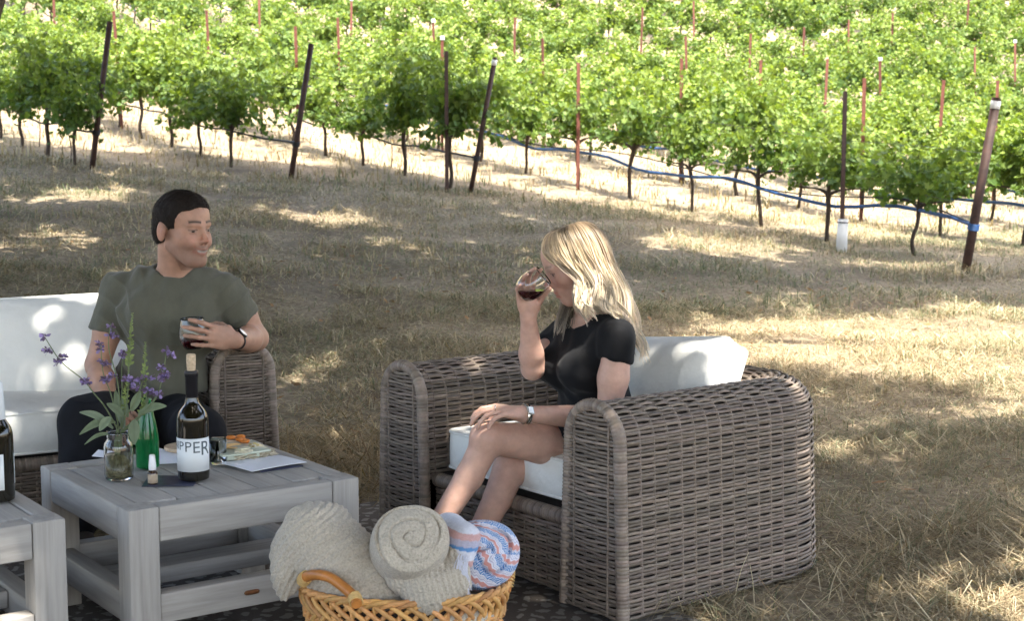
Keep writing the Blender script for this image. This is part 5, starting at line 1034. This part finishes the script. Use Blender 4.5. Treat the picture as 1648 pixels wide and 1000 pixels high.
# ------------------------------------------------------------------ basket of blankets
BC = np.array([-.262, 3.61, .012]); BA, BB, BH = .252, .175, .215
bk = empty('basket', BC); tag(bk, 'honey coloured oval wicker basket with wooden handles, full of blankets', 'basket')
def bell(a, z, e=0.): k = .80 + .20 * (z / BH) ** .8; return np.stack([BC[0] + (BA * k + e) * np.cos(a), BC[1] + (BB * k + e) * np.sin(a), BC[2] + z + 0 * a], -1)
def hcol(): return np.array([.58, .30, .105]) * RNG.uniform(.75, 1.3) * np.array([1, RNG.uniform(.92, 1.08), 1])
m = MB(); na = 160; a = np.linspace(0, 2 * math.pi, na + 1); nst_ = 26
for j, z in enumerate(np.arange(.008, .145, .0085)):
    P = bell(a, z); nn = np.column_stack([np.cos(a), np.sin(a), 0 * a]); P = P + nn * (.006 * np.cos(nst_ * a + math.pi * j))[:, None]; m.tube(P, .0046, 6, col=hcol(), cap=False)
tag(part('woven_wall', m, MT['honey'], bk), kind='stuff')
m = MB()
for i in range(nst_): aa = 2 * math.pi * (i + .5) / nst_; z = np.linspace(0, BH - .01, 8); m.tube(np.array([bell(np.array(aa), q) for q in z]), .0042, 6, col=hcol())
tag(part('stakes', m, MT['honey'], bk), kind='stuff')
for sgn in (1, -1):
    for i in range(40):
        aa = 2 * math.pi * i / 40 + (.09 if sgn < 0 else 0); t = np.linspace(0, 1, 12); ang_ = aa + sgn * t * .62; z = .135 + .078 * np.sin(t * math.pi * .62); P = np.array([bell(np.array(x), q, .006 * sgn * math.cos(3 * math.pi * w)) for x, q, w in zip(ang_, z, t)]); m = MB(); m.tube(P, .0063, 7, col=hcol()); part('rim_cane', m, MT['honey'], bk)
m = MB()
m.grid(np.stack([bell(a, .003, -.004), bell(a, .003, -.10)])); m.grid(np.stack([bell(a, z, -.008) for z in (.003, .10, .19)])); part('dark_backing', m, MT['wicker_shade'], bk)  # dark sheet inside the canes, in the same shade colour as the seats
for hu in (([(487, 938), (492, 930), (508, 926), (530, 930), (552, 945), (570, 962), (574, 974)], 3.50), None):
    if hu is None: c2 = [bell(np.array(x), z) + [0, 0, 0] for x, z in ((-.05, .19), (.05, .225), (.25, .245), (.5, .245), (.7, .225), (.8, .19))]; P = smooth_path(c2, 30)
    else: P = smooth_path([at(u, v, 3.52 - .14 * i / 6) for i, (u, v) in enumerate(hu[0])], 40)
    m = MB(); m.tube(P, .0125, 12); h_ = part('handle', m, MT['handle_wood'], bk)
    for s0 in (2, len(P) - 8):
        w = MB()
        for j in range(6):
            i = s0 + j; t = unit(P[min(i + 1, len(P) - 1)] - P[i - 1]); Fm = frame(t); aa = np.linspace(0, 6.283, 13); w.tube(P[i] + np.outer(np.cos(aa), Fm[:, 0]) * .0145 + np.outer(np.sin(aa), Fm[:, 1]) * .0145, .0024, 5, col=np.array([.62, .40, .15]), cap=False)
        part('binding', w, MT['honey'], h_)
# big knitted throw spilling over the left end
F = Field((-.62, 3.36, .08), (-.02, 3.80, .50), .0032)
T_ = lambda u, v, y: at(u, v, y)
F.chain([T_(505, 866, 3.60), T_(545, 905, 3.58), T_(600, 960, 3.55)], [.078, .085, .080], .04); F.chain([T_(505, 866, 3.60), T_(474, 895, 3.60), T_(462, 930, 3.57), T_(457, 962, 3.56)], [.078, .056, .036, .012], .03); F.ell(T_(690, 985, 3.58), (.17, .12, .07), None, .04); F.ell(T_(530, 850, 3.64), (.05, .07, .05), None, .04)
V, Q = F.nets(); V = relax(V, Q, 2); N = normals(V, Q); c0 = T_(640, 1010, 3.58); rad_ = np.linalg.norm((V - c0)[:, [0, 2]], axis=1); rib = np.sin(rad_ * 2 * math.pi / .0135 + 1.2 * snoise(V, 9, 1)); V = V + N * (.0018 * rib + .0045 * snoise(V, 14, 2))[:, None]
m = MB(); m.add(V, Q); bs = at(520, 960, 3.58); o = thing_mesh('knitted_throw', m, MT['knit'], bs); tag(o, 'large beige ribbed throw draped over the left end of the basket', 'blanket', 'blankets in the basket'); del F
def roll(c, axis, Rr, length, turns, colf, name=None, dome=.25, groove=.010, nr=44, na=150, pleat=0):
    B = frame(axis, (1, 0, 0)); m = MB(); r = np.linspace(.0005, 1, nr); a = np.linspace(0, 2 * math.pi, na, endpoint=False); Rg, Ag = np.meshgrid(r, a, indexing='ij')
    ph = Rg * turns - Ag / (2 * math.pi) + .10 * np.sin(2 * Ag + 1.3) * Rg + .07 * np.sin(3 * Ag + 4 * Rg); fr = np.abs(ph - np.round(ph)); z = dome * Rr * (1 - Rg ** 2.4) - groove * np.exp(-(fr / .075) ** 2) * (Rg > .1) * (.75 + .35 * np.sin(Ag * 2 + 9 * Rg)) + pleat * np.sin(Ag * 5 + 6 * Rg) * Rg * (1.1 - Rg)
    wob = 1 + .035 * np.sin(2 * Ag + 1) + .02 * np.sin(3 * Ag)
    P = np.stack([Rg * Rr * wob * np.cos(Ag), Rg * Rr * wob * np.sin(Ag), z], -1); P += .0022 * snoise(P, 40, 1)[..., None] * np.array([0, 0, 1]); C = colf(Rg, Ag, ph, 0 * Rg)
    m.grid(P @ B.T + c, C, wrap_v=True); L = np.linspace(0, 1, 26); Lg, Ag2 = np.meshgrid(L, a, indexing='ij'); rr = Rr * (1 + .10 * np.sin(math.pi * Lg) ** .6) * (1 + .035 * np.sin(2 * Ag2 + 1) + .02 * np.sin(3 * Ag2)); rr = rr * np.where(Lg > .85, np.sqrt(np.clip(1 - ((Lg - .85) / .16) ** 2, 0, 1)), 1) + .0016 * np.sin(Lg * length * 2 * math.pi / .012)
    P = np.stack([rr * np.cos(Ag2), rr * np.sin(Ag2), -Lg * length], -1); m.grid(P @ B.T + c, colf(1 + 0 * Lg, Ag2, 0 * Lg, Lg), wrap_v=True); return m, B
one = lambda Rg, Ag, ph, L: np.ones(Rg.shape + (3,))
rc = T_(662, 866, 3.46); m, B = roll(rc, (.12, -.80, .50), .083, .15, 2.6, one, groove=.009)
F = Field((-.42, 3.34, .10), (-.02, 3.62, .40), .0035); F.chain([T_(650, 930, 3.50), T_(690, 950, 3.48), T_(728, 935, 3.50), T_(733, 895, 3.54)], [.045, .050, .040, .030], .03); F.ell(T_(668, 915, 3.52), (.06, .06, .04), None, .03)
V, Q = F.nets(); V = relax(V, Q, 2); V = V + normals(V, Q) * (.0016 * np.sin((V[:, 0] + .3 * V[:, 2]) * 2 * math.pi / .013) + .003 * snoise(V, 20, 2))[:, None]; m.add(V, Q); del F
o = thing_mesh('rolled_throw', m, MT['knit'], rc - [0, 0, .12]); tag(o, 'tightly rolled beige knit throw with spiral end showing', 'blanket', 'blankets in the basket')
def stripes(Rg, Ag, ph, L):
    w = Rg * np.cos(Ag - 1.2 * Rg) * 1.9 + .35 * ph + L * 2.2; x = Rg * np.sin(Ag - 1.2 * Rg) * 3.0 + .25 * ph + L * 3; zz = np.abs((x * 1.6) % 1 - .5) * 2; band = (w + .10 * zz) % 1
    white = np.array([.66, .66, .72]); blue = np.array([.060, .20, .46]); pink = np.array([.60, .28, .25]); lav = np.array([.42, .40, .52]); C = np.tile(white, Rg.shape + (1,))
    C[(band > .03) & (band < .44) & (((band * 7 + zz * 1.2) % 1) > .34)] = blue; C[(band > .52) & (band < .72)] = pink; C[(band > .80) & (band < .85)] = lav; C[(band > .46) & (band < .49)] = lav; C[(band > .92) & (band < .95)] = lav
    return C
pcn = T_(783, 893, 3.58); m, B = roll(pcn, (.30, -.86, .28), .082, .17, 1.5, stripes, dome=.38, groove=.018, nr=110, na=320, pleat=.009)
pr_ = empty('patterned_towel', pcn - [0, 0, .09]); tag(pr_, 'blue white and pink patterned rolled towel at the right of the basket', 'blanket', 'blankets in the basket'); part('cloth', m, MT['towel'], pr_)
F = Field((-.22, 3.42, .15), (.02, 3.78, .42), .0035); F.chain([T_(722, 852, 3.62), T_(745, 870, 3.56), T_(750, 905, 3.53)], [.042, .036, .018], .03); V, Q = F.nets(); V = relax(V, Q, 2); V = V + normals(V, Q) * (.002 * snoise(V, 30, 1))[:, None]; sb = (V[:, 2] * 16 + V[:, 0] * 3) % 1; C = np.where((sb < .25)[:, None], [.42, .40, .50], np.where((sb < .5)[:, None], [.55, .33, .31], np.where((sb > .85)[:, None], [.10, .25, .50], [.66, .66, .72]))); m = MB(); m.add(V, Q, col=C); part('flap', m, MT['towel'], pr_); del F
m = MB()
for i in range(26):
    u0 = 735 + 16 * random.random(); p = [T_(u0 + 3, 892 + 8 * random.random(), 3.49), T_(u0 + random.uniform(-6, 6), 915, 3.475), T_(u0 + random.uniform(-6, 8), 935, 3.475), T_(u0 + random.uniform(-6, 10), 950 + 12 * random.random(), 3.48)]; m.tube(smooth_path(p, 10), .0011, 4, col=(.66, .66, .74))
tag(part('fringe', m, MT['towel'], pr_), kind='stuff')
